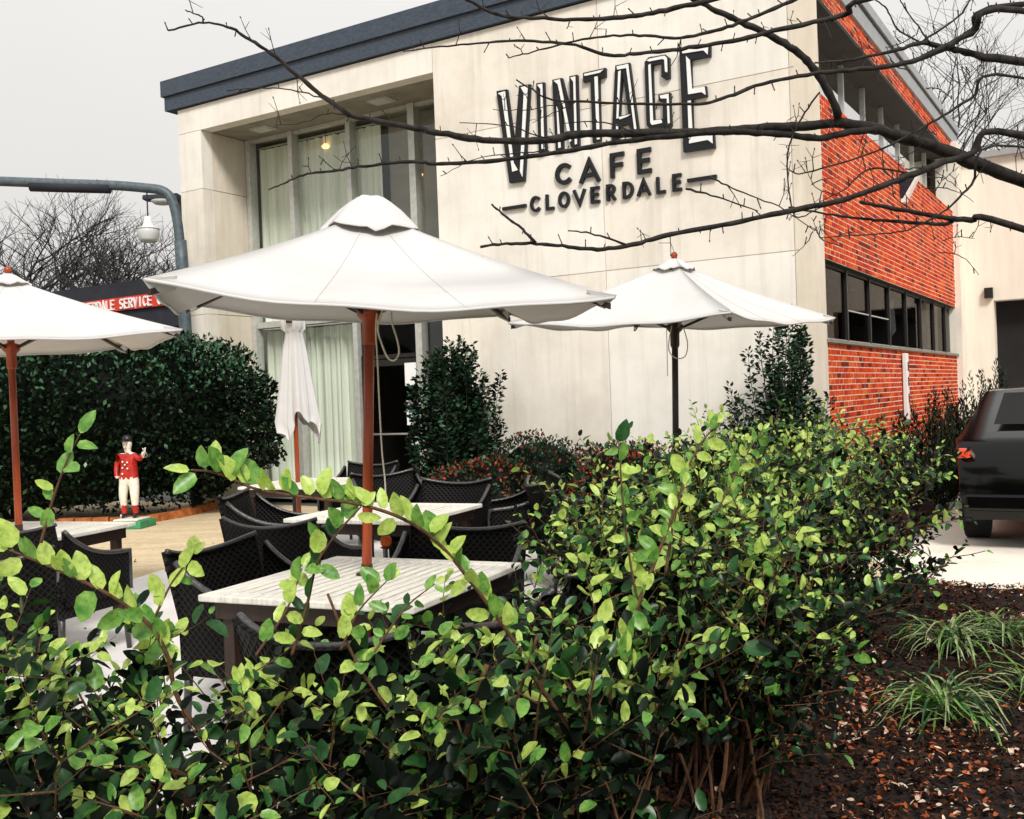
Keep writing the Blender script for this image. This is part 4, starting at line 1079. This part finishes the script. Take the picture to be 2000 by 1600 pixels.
spires('holly_shrub', (-.66, 12.75, 0), 60, 2.75, .36, 240, .075, .21, [.32, .33, .10, .25], 'loose upright dark green shrub beside the cafe door', 'shrub', 4)
spires('holly_shrub', (2.86, 10.75, 0), 40, 2.75, .34, 170, .066, .20, [.36, .34, .14, .16], 'airy upright shrub against the pale wall near the brick corner', 'shrub', 9)
for i, (x, y, s, lb, pr) in enumerate(((.30, 12.05, 1.08, 'round green shrub with a few red leaves under the sign wall', [.45, .3, .15, .10]), (1.25, 11.4, .98, 'bronze red shrub at the foot of the sign wall, beyond the umbrella pole', [.2, .25, .15, .40]),
                                      (-.35, 11.75, .85, 'dusky red green shrub spilling onto the mulch behind the woven chairs', [.25, .35, .1, .30]), (2.05, 10.6, .95, 'low reddish shrub between the dark pole and the airy shrub', [.25, .3, .1, .35]))):
    mass('azalea_shrub', (x, y, 0), (.62, .5, s), 3600, .05, ['hedge_green', 'leaf_dark', 'hedge_light', 'leaf_red'], pr, lb, 'shrub', 'low azalea shrubs under the sign wall', power=2.4, lump=.14, depth=.25, core=.8, seed=20+i)
# spiky junipers along the brick wall
for i, (a, b__, h, lb) in enumerate(((.62, 2.0, 1.35, 'dark spiky conifer at the brick corner, first of the row'), (.7, 3.4, 1.5, 'dark spiky conifer below the meter box'), (.75, 4.9, 1.65, 'dark spiky conifer past the meter box'), (.8, 6.6, 1.75, 'dark spiky conifer in front of the far part of the brick wall'), (.85, 8.4, 1.95, 'dark spiky conifer by the end pier, last of the row'))):
    r = empty('juniper_shrub', glob(a, b__), 0, lb, 'shrub', 'dark conifers along the brick wall')
    pos = []; dr_ = []
    for s in range(46):
        q = Vector((random.gauss(0, .3), random.gauss(0, .3), 0)); hh = h*random.uniform(.45, 1.08)*(1-.5*min(1, q.length/.8)); lean = q*.5
        for t in np.linspace(.05, 1, 26):
            for _ in range(3): pos.append((q.x+lean.x*t+random.gauss(0, .022), q.y+lean.y*t+random.gauss(0, .022), hh*t)); dr_.append((random.gauss(0, .5), random.gauss(0, .5), 1))
    n = len(pos); o = leaf_mesh_obj('foliage', pos, dr_, rdirs(n), rng.uniform(.06, .11, n), rng.uniform(.015, .03, n), rng.choice(3, n), ['leaf_dark', 'leaf_black', 'hedge_green'], r, simple=True); o['kind'] = 'stuff'
    b = MB()
    for s in range(5): b.tube([(0, 0, 0), (random.gauss(0, .15), random.gauss(0, .15), h*.7)], [.03, .01], 5)
    b.build('stem', 'bark', r)

# ------------------------------------------------------------------ foreground hedge
LM = ['leaf_young_lit', 'leaf_fresh', 'leaf_mid', 'leaf_dark', 'leaf_black']  # young to old growth, colours also carry top light and inner shade
_solo = {}
def solo_leaf(L, W, mi):
    k = (round(L/.008), mi, random.randrange(6)); W = W*(.82, .9, 1, 1, 1.1, 1.18)[k[2]]
    if k not in _solo:
        V = LEAF8.copy(); t_ = V[:, 1].copy(); u_ = V[:, 0].copy(); cu = random.uniform(-.12, .42); tw = random.uniform(-.55, .55)
        V[:, 0] = u_*W+t_**2*random.uniform(-.14, .14)*L; V[:, 1] *= L; V[:, 2] = V[:, 2]*W-t_**2*cu*L+u_*t_*tw*W
        b = MB(); b.add(V, LEAF8F); _solo[k] = b.mesh('leaf', LM[mi], True)
    return _solo[k]
def place_leaf(p, d, nrm, L, mi, parent):
    y = d.normalized(); x = y.cross(nrm)
    if x.length < 1e-4: x = y.orthogonal()
    x.normalize(); z = x.cross(y)
    o = bpy.data.objects.new('leaf', solo_leaf(L, L*.52, mi)); COL.objects.link(o); o.parent = parent
    mw = Matrix((x, y, z)).transposed().to_4x4(); mw.translation = p-parent.location; o.matrix_local = mw
def shoot_bulk(acc, stems, p0, d0, length, leafL, tipmi, seg=.035, droop=.0, rad=.0045, dens=1.0, wob=.25, start=.15, inner=None):
    "one twig with alternating leaves; returns its points"
    n = max(3, int(length/seg)); p = p0.copy(); d = d0.normalized(); pts = [p.copy()]
    side = d.orthogonal().normalized()
    for i in range(n):
        d = (d+Vector((random.gauss(0, wob*.25), random.gauss(0, wob*.25), random.gauss(0, wob*.2)-droop))).normalized()
        p = p+d*seg; pts.append(p.copy()); t = (i+1)/n
        if t > start and random.random() < dens:
            side = (side-d*side.dot(d)).normalized(); s = side if i % 2 else -side
            s = (s+Vector((random.gauss(0, .45), random.gauss(0, .45), random.gauss(0, .3)))).normalized()
            ld = (d*.55+s*.8+Vector((0, 0, .15))).normalized()
            nrm = (d.cross(s)*random.choice((1, -1))*.2+Vector((0, -.35, 1))+Vector((random.gauss(0, .5), random.gauss(0, .5), 0)))
            L = leafL*random.choice((.55, .75, .9, 1, 1.1, 1.25))*random.uniform(.9, 1.1)*(1 if t < .9 else .75)
            mi = tipmi(t, p)
            acc.append((p.copy(), ld, nrm, L, mi))
    stems.append((pts, [rad*(1-.75*i/n) for i in range(n+1)]))
    return pts
def bush(name, label, base_line, nmain, hfun, width, leafL, nsub, seed, dark=.6, parent_group=None, spread=.5, toplit=.22, zleaf=.3):
    random.seed(seed); acc = []; stems = []
    A = [Vector((*p, 0)) for p in base_line]
    r = empty(name, A[len(A)//2], 0, label, 'hedge', parent_group)
    segs = [(A[i], A[i+1]) for i in range(len(A)-1)]; tot = [ (b_-a).length for a, b_ in segs]
    for k in range(nmain):
        i = random.choices(range(len(segs)), tot)[0]; u = random.random(); a, b_ = segs[i]; q = a.lerp(b_, u)
        s = (i+u)/len(segs); nn = (b_-a).normalized(); nn = Vector((-nn.y, nn.x, 0)); off = random.uniform(-1, 1)
        base = q+nn*off*width*.35+Vector((0, 0, .02)); H = hfun(s)*random.uniform(.72, 1.05)*(1-.12*abs(off))
        lean = nn*off*spread+Vector((random.gauss(0, .22), random.gauss(0, .22), 1)); lean.normalize()
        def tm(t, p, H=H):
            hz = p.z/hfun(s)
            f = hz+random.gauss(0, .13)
            if f > 1-toplit*.45: w_ = (.40, .25, .17, .18, 0)  # bright top zone, near-black below: light and shade put into leaf colour
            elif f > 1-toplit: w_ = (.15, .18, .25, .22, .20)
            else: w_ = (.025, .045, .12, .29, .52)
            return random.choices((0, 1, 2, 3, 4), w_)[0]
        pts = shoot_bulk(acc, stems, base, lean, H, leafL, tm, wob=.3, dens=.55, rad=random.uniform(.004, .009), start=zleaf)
        n = len(pts)
        for _ in range(nsub):
            j = int(n*random.uniform(.3, .97)); j = min(j, n-2)
            d = Vector((random.gauss(0, 1), random.gauss(0, 1), random.uniform(.1, 1.3)))+nn*off*.5
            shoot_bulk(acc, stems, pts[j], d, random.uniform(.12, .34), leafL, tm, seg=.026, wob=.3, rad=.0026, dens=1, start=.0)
    o_ = r.location
    b = MB()
    for pts, rd in stems: b.tube([p-o_ for p in pts[::2]]+[pts[-1]-o_] if len(pts) > 4 else [p-o_ for p in pts], (rd[::2]+[rd[-1]]) if len(pts) > 4 else rd, 5)
    st = b.build('twigs', 'twig_brown', r); st['kind'] = 'stuff'
    # the leaves that show largest are objects of their own
    def sc_(q):
        p = q[0]; d = p-EYE; dep = d.dot(CW)
        X = 1000+FPX*d.dot(CR)/dep; Y = 800-FPX*d.dot(CU)/dep
        return -1 if not (0 < X < 2000 and 700 < Y < 1590) or dep < .3 else q[3]/dep*(1.5 if q[4] < 2 else 1)
    acc.sort(key=sc_, reverse=True)
    nsolo = bush.solo
    for q in acc[:nsolo]: place_leaf(*q, r)
    rest = acc[nsolo:]
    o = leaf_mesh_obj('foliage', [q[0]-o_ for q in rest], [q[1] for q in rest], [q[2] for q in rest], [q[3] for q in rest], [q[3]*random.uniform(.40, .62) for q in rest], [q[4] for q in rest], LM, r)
    o['kind'] = 'stuff'
    return r
bush.solo = 110
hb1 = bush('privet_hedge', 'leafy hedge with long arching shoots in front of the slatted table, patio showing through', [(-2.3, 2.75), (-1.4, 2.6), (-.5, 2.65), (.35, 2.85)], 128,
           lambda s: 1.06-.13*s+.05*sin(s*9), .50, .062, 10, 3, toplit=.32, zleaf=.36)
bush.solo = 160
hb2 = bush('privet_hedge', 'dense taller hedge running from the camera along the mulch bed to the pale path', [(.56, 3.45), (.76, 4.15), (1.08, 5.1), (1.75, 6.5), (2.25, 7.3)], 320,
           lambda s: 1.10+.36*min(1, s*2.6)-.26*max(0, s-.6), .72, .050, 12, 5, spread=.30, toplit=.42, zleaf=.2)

def hero(pts, parent, L=.055, both=True, r0=.005, sp=.024, mi=(0, 0, 1), tip=True, up=(0, -.1, 1), stem_m='twig_brown'):
    P = catmull(pts, 14); o_ = parent.location
    b = MB(); n = len(P); b.tube([p-o_ for p in P], [r0*(1-.6*i/n) for i in range(n)], 6); b.build('shoot', stem_m, parent, True)
    acc = 0; k = 0
    for i in range(1, n):
        acc += (P[i]-P[i-1]).length
        if acc < sp: continue
        acc = 0; k += 1; d = (P[i]-P[i-1]).normalized()
        s = Vector(up) if (not both and k % 4) or (both and k % 2) else d.cross(Vector((0, 1, 0)))*random.choice((1, -1))
        ld = (d*.35+s+Vector((random.gauss(0, .28), random.gauss(0, .4), random.gauss(0, .15)))).normalized()
        nrm = Vector((random.gauss(0, .55), -1, .35+random.gauss(0, .3)))
        place_leaf(P[i], ld, nrm, L*random.uniform(.75, 1.15), random.choice(mi), parent)
    if tip: place_leaf(P[-1], P[-1]-P[-3], Vector((.2, -1, .4)), L*.7, 0, parent)
random.seed(21)
def T(pts, Y0, Y1): return [at(x, y, Y0+(Y1-Y0)*i/(len(pts)-1)) for i, (x, y) in enumerate(pts)]
hero(T([(1010, 1260), (930, 1150), (860, 1065), (790, 1015), (700, 985), (600, 972), (500, 955), (425, 925), (375, 918)], 2.75, 2.35), hb1, .078, False, .0062, .019)
hero(T([(570, 1280), (600, 1180), (620, 1100), (660, 1040), (705, 990)], 2.6, 2.55), hb1, .070, True, .005, .026, (0, 1, 1, 2))
hero(T([(335, 1300), (300, 1230), (230, 1172), (160, 1135), (100, 1108), (20, 1075)], 2.5, 2.3), hb1, .074, False, .006, .020)
hero(T([(80, 1060), (105, 970), (135, 890), (155, 850)], 2.3, 2.3), hb1, .062, True, .004, .024, (0, 1, 1))
hero(T([(300, 1210), (335, 1140), (375, 1085)], 2.5, 2.5), hb1, .062, True, .004, .024)
hero(T([(665, 1270), (700, 1195), (755, 1135)], 2.5, 2.5), hb1, .062, True, .0035, .022, (0, 0, 1))
hero(T([(720, 1290), (790, 1190), (850, 1140)], 2.5, 2.55), hb1, .045, True, .0035, .024, (1, 1, 2))
hero(T([(500, 1280), (560, 1190), (590, 1110)], 2.5, 2.55), hb1, .062, True, .004, .024, (0, 1, 1))
hero(T([(1250, 1200), (1228, 1080), (1215, 960), (1210, 868)], 2.9, 2.9), hb2, .066, True, .0045, .026, (0, 1, 1, 2))
hero(T([(1180, 1400), (1240, 1200), (1290, 1070), (1335, 950)], 2.85, 2.95), hb2, .064, True, .008, .03, (0, 1, 1))
hero(T([(1300, 1120), (1320, 1000), (1350, 900), (1398, 828)], 3.0, 3.1), hb2, .064, True, .005, .026, (0, 0, 1))
hero(T([(1400, 1000), (1450, 900), (1490, 840)], 3.4, 3.5), hb2, .052, True, .004, .026, (0, 1, 1))
for pts_, rr in ((((1050, 1240), (1010, 1370), (980, 1480)), .004), (((950, 1300), (920, 1400), (885, 1520)), .007), (((1040, 1320), (1090, 1390), (1130, 1450)), .006), (((640, 1160), (700, 1300), (800, 1440), (900, 1560)), .004), (((330, 1290), (350, 1370), (420, 1480), (430, 1600)), .006)):
    P = catmull(T(pts_, 2.5, 2.6), 6); b = MB(); b.tube([p-hb1.location for p in P], rr, 6); b.build('branch', 'twig_brown', hb1, True)

# strappy clumps in the bed
def clump(x, y, n, L, label, seed):
    random.seed(seed); r = empty('lilyturf_clump', (x, y, .04), 0, label, 'plant', 'grassy clumps in the leaf strewn bed'); b = MB()
    for i in range(n):
        a = random.uniform(0, 2*pi); l = L*random.uniform(.6, 1.15); w = random.uniform(.005, .009); el = random.uniform(.9, 1.45); q = Vector((random.gauss(0, .05), random.gauss(0, .05), 0))
        d = Vector((cos(a), sin(a), 0)); s = Vector((-sin(a), cos(a), 0)); P = []; p = q.copy()
        for k in range(8):
            e = el-k*.30*random.uniform(.8, 1.2); p = p+(d*cos(e)+Vector((0, 0, sin(e))))*l/8; p.z = max(p.z, .01); ww = w*(1-(k/8)**2); P.append([p-s*ww, p+Vector((0, 0, -ww*.5)), p+s*ww])
        b.grid(P, random.choice((0, 0, 1, 2)))
    b.build('blades', ['blade_pale', 'leaf_fresh', 'leaf_mid'], r)['kind'] = 'stuff'
clump(1.86, 4.45, 95, .44, 'pale arching grassy clump nearest the camera in the leaf strewn bed', 1)
clump(2.38, 5.6, 95, .44, 'arching grassy clump farther back in the bed, below the pale path', 2)
clump(2.75, 5.75, 70, .42, 'upright grassy clump at the picture edge beside the farther arching one', 3)
clump(2.45, 4.7, 60, .40, 'grassy clump at the picture edge behind the nearest one', 4)

# ------------------------------------------------------------------ overhanging bare tree
def bare_tree():
    trunk_xy = Vector((3.35, 4.35, 0))
    r = empty('bare_tree', trunk_xy, 0, 'bare dark branched tree reaching in over the umbrellas and sign', 'tree'); o_ = r.location
    tr = MB(); tp = [trunk_xy, trunk_xy+Vector((-.04, .03, .8)), trunk_xy+Vector((-.12, 0, 1.6)), trunk_xy+Vector((-.05, .05, 2.4)), trunk_xy+Vector((.1, .1, 3.4)), trunk_xy+Vector((.05, .3, 4.4))]
    tr.tube([p-o_ for p in tp], [.11, .09, .08, .06, .04, .02], 12); tr.build('trunk', 'bark', r, True)
    random.seed(5); tw = MB()
    def limb(pts, Y0, Y1, r0, r1, root=None, spur=.055, name='limb'):
        P = [at(x, y, Y0+(Y1-Y0)*i/(len(pts)-1)) for i, (x, y) in enumerate(pts)]
        if root is not None: P = [trunk_xy+Vector(root)]+P
        Q = catmull(P, 6); n = len(Q); rad = [r0+(r1-r0)*i/(n-1) for i in range(n)]
        Q = [q+Vector((random.gauss(0, .0012), random.gauss(0, .002), random.gauss(0, .0012))) for q in Q]
        b = MB(); b.tube([q-o_ for q in Q], [x*random.uniform(.88, 1.14) for x in rad], 7); b.build(name, 'bark', r, True)
        acc = 0
        for i in range(1, n):
            acc += (Q[i]-Q[i-1]).length
            while acc > spur:
                acc -= spur*random.uniform(.6, 2.2); d = (Q[i]-Q[i-1]).normalized()
                s = Vector((random.gauss(0, .35), random.gauss(0, .5), random.choice((1, 1, 1, -1))))+d*random.uniform(-.2, .6); s.normalize()
                l = random.choice((.012, .018, .018, .025, .025, .035, .05, .09)); p = Q[i]; e = p+s*l
                if l > .045:
                    mid = p+s*l*.5+Vector((random.gauss(0, .006), 0, random.gauss(0, .006)))
                    tw.tube([p-o_, mid-o_, e-o_], [.0022, .0016, .001], 4)
                    for _ in range(2):
                        e2 = mid+Vector((random.gauss(0, .6), random.gauss(0, .4), random.gauss(0, .6))).normalized()*l*.5; tw.tube([mid-o_, e2-o_], [.0013, .0008], 4)
                else: tw.tube([p-o_, e-o_], [.0026, .0018], 4)
                tw.tube([e-o_-s*.002, e-o_+s*.005], [.003, .0012], 4)
        return Q
    R1 = (-.1, 0, 1.75); R2 = (-.05, .05, 2.3); R3 = (.05, .1, 3.0)
    limb([(1990, 350), (1898, 316), (1840, 292), (1760, 268), (1712, 252), (1640, 240)], 4.15, 3.95, .030, .020, (-.1, 0, 2.0))
    limb([(1640, 240), (1560, 247), (1464, 252), (1386, 257), (1250, 260), (1130, 262), (1082, 272), (1018, 276), (930, 272), (850, 258), (796, 248), (692, 228), (676, 220), (620, 180), (564, 132), (532, 106), (492, 80), (452, 56), (398, 44), (328, 60)], 3.95, 3.3, .019, .0028)
    limb([(1712, 252), (1640, 262), (1600, 270), (1520, 262), (1440, 258), (1410, 258), (1286, 268), (1170, 284), (1074, 300), (950, 315), (850, 320), (796, 316), (700, 326), (656, 334), (600, 340), (560, 356), (524, 370)], 3.97, 3.45, .015, .0022)
    limb([(1636, 246), (1632, 210), (1600, 150), (1560, 105), (1500, 68), (1440, 40), (1400, 22), (1330, -15)], 3.95, 3.7, .018, .009, spur=.09)
    limb([(676, 224), (632, 194), (568, 176), (500, 172), (444, 176)], 3.42, 3.3, .003, .0014)
    limb([(676, 224), (640, 222), (590, 240), (540, 245)], 3.42, 3.4, .0024, .0012)
    limb([(398, 44), (392, 32), (360, 20)], 3.3, 3.3, .003, .002)
    limb([(656, 334), (640, 320), (622, 305)], 3.5, 3.5, .0022, .0014)
    limb([(1990, 262), (1898, 300), (1840, 318), (1784, 340), (1720, 364), (1640, 392), (1542, 412), (1430, 436), (1310, 458), (1242, 476), (1178, 486), (1110, 482), (1046, 476), (990, 476), (938, 482)], 3.7, 3.1, .014, .004, (-.1, 0, 2.2))
    limb([(1046, 476), (1022, 450), (990, 424), (960, 400)], 3.17, 3.15, .0055, .003)
    limb([(1222, 477), (1162, 458), (1110, 450)], 3.25, 3.2, .004, .002)
    limb([(1975, 440), (1898, 430), (1852, 426), (1792, 416), (1728, 404), (1680, 396)], 3.9, 3.7, .014, .006, (-.1, 0, 1.8))
    limb([(1860, 432), (1840, 438), (1740, 432), (1688, 428), (1600, 416), (1540, 404)], 3.85, 3.7, .008, .003)
    limb([(1600, 180), (1560, 240), (1540, 292), (1538, 340), (1546, 400), (1560, 424), (1608, 404)], 3.8, 3.7, .0036, .002)
    limb([(1990, 20), (1898, 64), (1820, 104), (1780, 120), (1720, 132), (1648, 138), (1590, 144), (1490, 164), (1410, 192), (1350, 204), (1210, 202), (1122, 198), (1070, 192), (1008, 156)], 3.6, 3.2, .012, .0022, (0, .1, 2.9))
    limb([(1122, 198), (1080, 205), (1030, 215), (964, 216)], 3.3, 3.25, .0024, .001)
    limb([(1130, 196), (1100, 212), (1060, 230), (1040, 240)], 3.3, 3.28, .002, .001)
    limb([(1760, -20), (1650, 28), (1530, 56), (1430, 80), (1330, 96), (1250, 104), (1190, 108), (1110, 86), (1010, 80), (930, 86), (850, 92), (788, 102)], 3.6, 3.3, .011, .002, (.05, .2, 3.6))
    limb([(1560, -5), (1470, 34), (1410, 56), (1330, 74), (1270, 70), (1198, 70), (1106, 84), (1030, 104), (994, 114)], 3.6, 3.3, .0075, .0018)
    limb([(1330, 74), (1322, 110), (1298, 150)], 3.4, 3.4, .002, .001)
    limb([(1420, -8), (1300, 20), (1230, 32), (1130, 38), (1050, 36), (970, 28), (900, -8)], 3.55, 3.4, .009, .005)
    limb([(1990, 120), (1898, 104), (1840, 92), (1800, 84), (1744, 100), (1656, 118), (1592, 123)], 3.7, 3.5, .016, .003, (0, .1, 2.8))
    limb([(1975, 10), (1898, 60), (1850, 92), (1790, 118)], 3.65, 3.6, .011, .008, (0, .15, 3.2))
    limb([(1800, 84), (1752, 56), (1732, 20), (1700, -10)], 3.6, 3.6, .004, .002)
    limb([(1800, 82), (1872, 32), (1900, -10)], 3.6, 3.6, .004, .003)
    limb([(1820, 88), (1770, 20), (1755, -10)], 3.6, 3.6, .003, .002)
    limb([(1990, 150), (1898, 192), (1832, 232), (1760, 272), (1700, 300), (1572, 338), (1540, 332)], 3.6, 3.4, .006, .002, (-.05, 0, 2.5))
    limb([(1990, 285), (1898, 360), (1852, 408), (1792, 440), (1752, 454), (1660, 460), (1600, 465)], 3.5, 3.4, .005, .0016, (-.05, 0, 2.2))
    limb([(1784, 340), (1700, 330), (1650, 370), (1600, 395)], 3.6, 3.5, .004, .0015)
    limb([(1340, 368), (1400, 385), (1480, 412)], 3.4, 3.3, .004, .002)
    limb([(1386, 345), (1440, 372), (1520, 404), (1590, 450)], 3.4, 3.3, .003, .0014)
    limb([(1250, 262), (1180, 240), (1100, 240)], 3.6, 3.6, .003, .0015); limb([(1080, 272), (1040, 262), (990, 245), (898, 240)], 3.6, 3.55, .003, .0014)
    limb([(1060, 296), (1000, 300), (930, 310), (860, 345)], 3.6, 3.55, .0025, .0012)
    for i in range(15):
        x = random.uniform(1560, 1890); y = random.uniform(330, 500); a = random.uniform(-2.6, 2.6); l = random.uniform(30, 110); Y = random.uniform(3.4, 3.9)
        limb([(x, y), (x+l*.5*cos(a), y+l*.3*sin(a)), (x+l*cos(a+.3), y+l*.8*sin(a+.3))], Y, Y+.05, .0022, .001, name='twig')
    for i in range(8):
        x = random.uniform(1600, 1890); y = random.uniform(60, 280); a = random.uniform(-3, 3); l = random.uniform(30, 110); Y = random.uniform(3.4, 3.8)
        limb([(x, y), (x+l*.5*cos(a), y+l*.3*sin(a)), (x+l*cos(a+.3), y+l*.8*sin(a+.3))], Y, Y+.05, .0022, .001, name='twig')
    o = tw.build('spurs', 'bark', r); o['kind'] = 'stuff'
bare_tree()

# ------------------------------------------------------------------ background trees
def far_tree(name, x, y, h, label, seed, mt='bark_far', spread=.62, lv=6, r0=.2):
    random.seed(seed); r = empty(name, (x, y, -.066), 0, label, 'tree', 'bare winter trees in the distance'); tr = MB(); cr = MB()
    def grow(p, d, l, rad, k):
        n = 3; pts = [p.copy()]
        for i in range(n):
            d = (d+Vector((random.gauss(0, .13), random.gauss(0, .13), random.gauss(0, .08)+.03))).normalized(); p = p+d*l/n; pts.append(p.copy())
        (tr if k > lv-2 else cr).tube(pts, [rad*(1-.3*i/n) for i in range(n+1)], 6 if k > 3 else 3, cap=False)
        if k == 0: return
        for j in range(random.choice((2, 3, 3)) if k < lv else 4):
            nd = (d+Vector((random.gauss(0, spread), random.gauss(0, spread), random.gauss(.1, .3)))).normalized()
            grow(pts[-1] if j < 2 else pts[-2], nd, l*random.uniform(.62, .85), rad*.6, k-1)
    grow(Vector((0, 0, 0)), Vector((0, 0, 1)), h*.42, r0, lv)
    tr.build('trunk', mt, r, True); cr.build('crown', mt, r)
for i, (px_, Y, h, lb, sd_) in enumerate(((40, 42, 9.6, 'tall bare winter tree at the picture edge beyond the service building', 3), (150, 47, 8.6, 'bare winter tree above the dark roof, below the pipe arm', 14), (212, 45, 8.2, 'bare winter tree with forked trunk in the middle of the group beyond the dark roof', 8), (262, 48, 8.4, 'bare winter tree under the dome lamp beyond the dark roof', 11), (315, 46, 8.0, 'bare winter tree just left of the lamp post', 19), (-30, 50, 11.0, 'bare winter tree outermost toward the hedge side', 23), (100, 52, 7.6, 'shorter bare winter tree farthest back behind the dark roof', 29))):
    p = at(px_, 800, Y); far_tree('winter_tree', p.x, Y, h, lb, sd_)
for (px_, Y, h, lb, sd_) in ((1850, 42, 13.5, 'pale bare tree rising behind the brick side roof', 31), (1935, 38, 12.0, 'bare tree beyond the annex at the picture edge', 37)):
    p = at(px_, 750, Y); far_tree('winter_tree', p.x, Y, h, lb, sd_, r0=.16)
for i, (x, y, s, h, lb) in enumerate(((24, 14, 3.5, 8.0, 'dark evergreen tree across the path outside the frame, nearest'), (29, 22, 4, 9.0, 'dark evergreen tree across the path outside the frame, second'), (26, 31, 4, 9.5, 'dark evergreen tree rising beyond the annex roof'), (23, 6, 3.5, 7.5, 'dark evergreen tree across the path outside the frame, beside the camera'))):
    mass('evergreen_tree', (x, y, -.05), (s, s, h), 5000, .4, ['leaf_dark', 'hedge_green', 'leaf_black'], [.5, .2, .3], lb, 'tree', 'evergreens across the path', power=2.2, lump=.2, depth=.3, core=.8, seed=60+i)

# ------------------------------------------------------------------ black car at the path
def car():
    o = at(1930, 1100, 9.7); hd = BY   # points away along the brick wall
    r = empty('parked_car', (0, 0, 0), 0, 'black car on the pale path, only its rear corner and red light in view', 'car')
    Lc, Wc = 4.4, 1.8
    ctr = Vector((4.02, 9.28, 0))+BX*.9+BY*Lc/2; r.location = Vector((ctr.x, ctr.y, 0)); r.rotation_euler.z = BROT
    prof = [(-Lc/2, .28), (-Lc/2-.04, .5), (-Lc/2, .95), (-Lc/2+.12, 1.02), (-1.75, 1.06), (-1.1, 1.44), (.4, 1.46), (1.15, 1.04), (2.0, .9), (Lc/2, .62), (Lc/2, .3)]
    secs = []
    for u in (-1, -.93, -.6, 0, .6, .93, 1):
        row = []
        for (y, z) in prof:
            inset = 1-max(0, (z-1.0))*.42; yy = y*(1-.035*abs(u)**4) ; zz_ = z-(.02*abs(u)**6)
            if z < .35: inset *= .96
            if abs(y) > 2.1: inset *= .94
            row.append(Vector((u*Wc/2*inset, yy, zz_)))
        secs.append(row)
    b = MB(); b.grid(secs); n = len(prof)
    b.add([v for v in secs[0]], [tuple(range(n))]); b.add([v for v in secs[-1]], [tuple(range(n))[::-1]])
    b.add([Vector((x, y, .27)) for x in (-.84, .84) for y in (-2.1, 2.1)], [(0, 1, 3, 2)])
    b.build('body', 'car_black', r, True)
    for sx in (-1, 1):
        b = MB(); b.obox((sx*.80, -Lc/2+.04, .88), (.06, 0, 0), (0, .06, 0), (0, 0, .045)); b.build('tail_light', 'tail_red', r, bevel=.02)
        for sy in (-1.35, 1.35):
            w = MB(); w.tube([(sx*.70, sy, .31), (sx*.905, sy, .31)], .31, 22); wo = w.build('wheel', 'tyre', r)
            w = MB(); w.tube([(sx*.89, sy, .31), (sx*.912, sy, .31)], .2, 16); w.build('rim', 'chrome', wo)
        b = MB(); b.add([Vector((sx*.815, -1.25, 1.1)), Vector((sx*.815, .85, 1.1)), Vector((sx*.745, .3, 1.38)), Vector((sx*.745, -.95, 1.38))], [(0, 1, 2, 3)]); b.build('side_window', 'interior_dark', r)
    b = MB(); b.add([Vector((-.6, -1.68, 1.12)), Vector((.6, -1.68, 1.12)), Vector((.55, -1.2, 1.41)), Vector((-.55, -1.2, 1.41))], [(0, 1, 2, 3)]); b.build('rear_window', 'interior_dark', r)
    b = MB(); b.box(-.8, .8, -Lc/2-.07, -Lc/2+.1, .36, .52); b.build('bumper', 'car_black', r, bevel=.03)
    b = MB(); b.box(-.25, .25, -Lc/2-.06, -Lc/2-.02, .66, .78); b.build('number_plate', 'paper', r)
car()
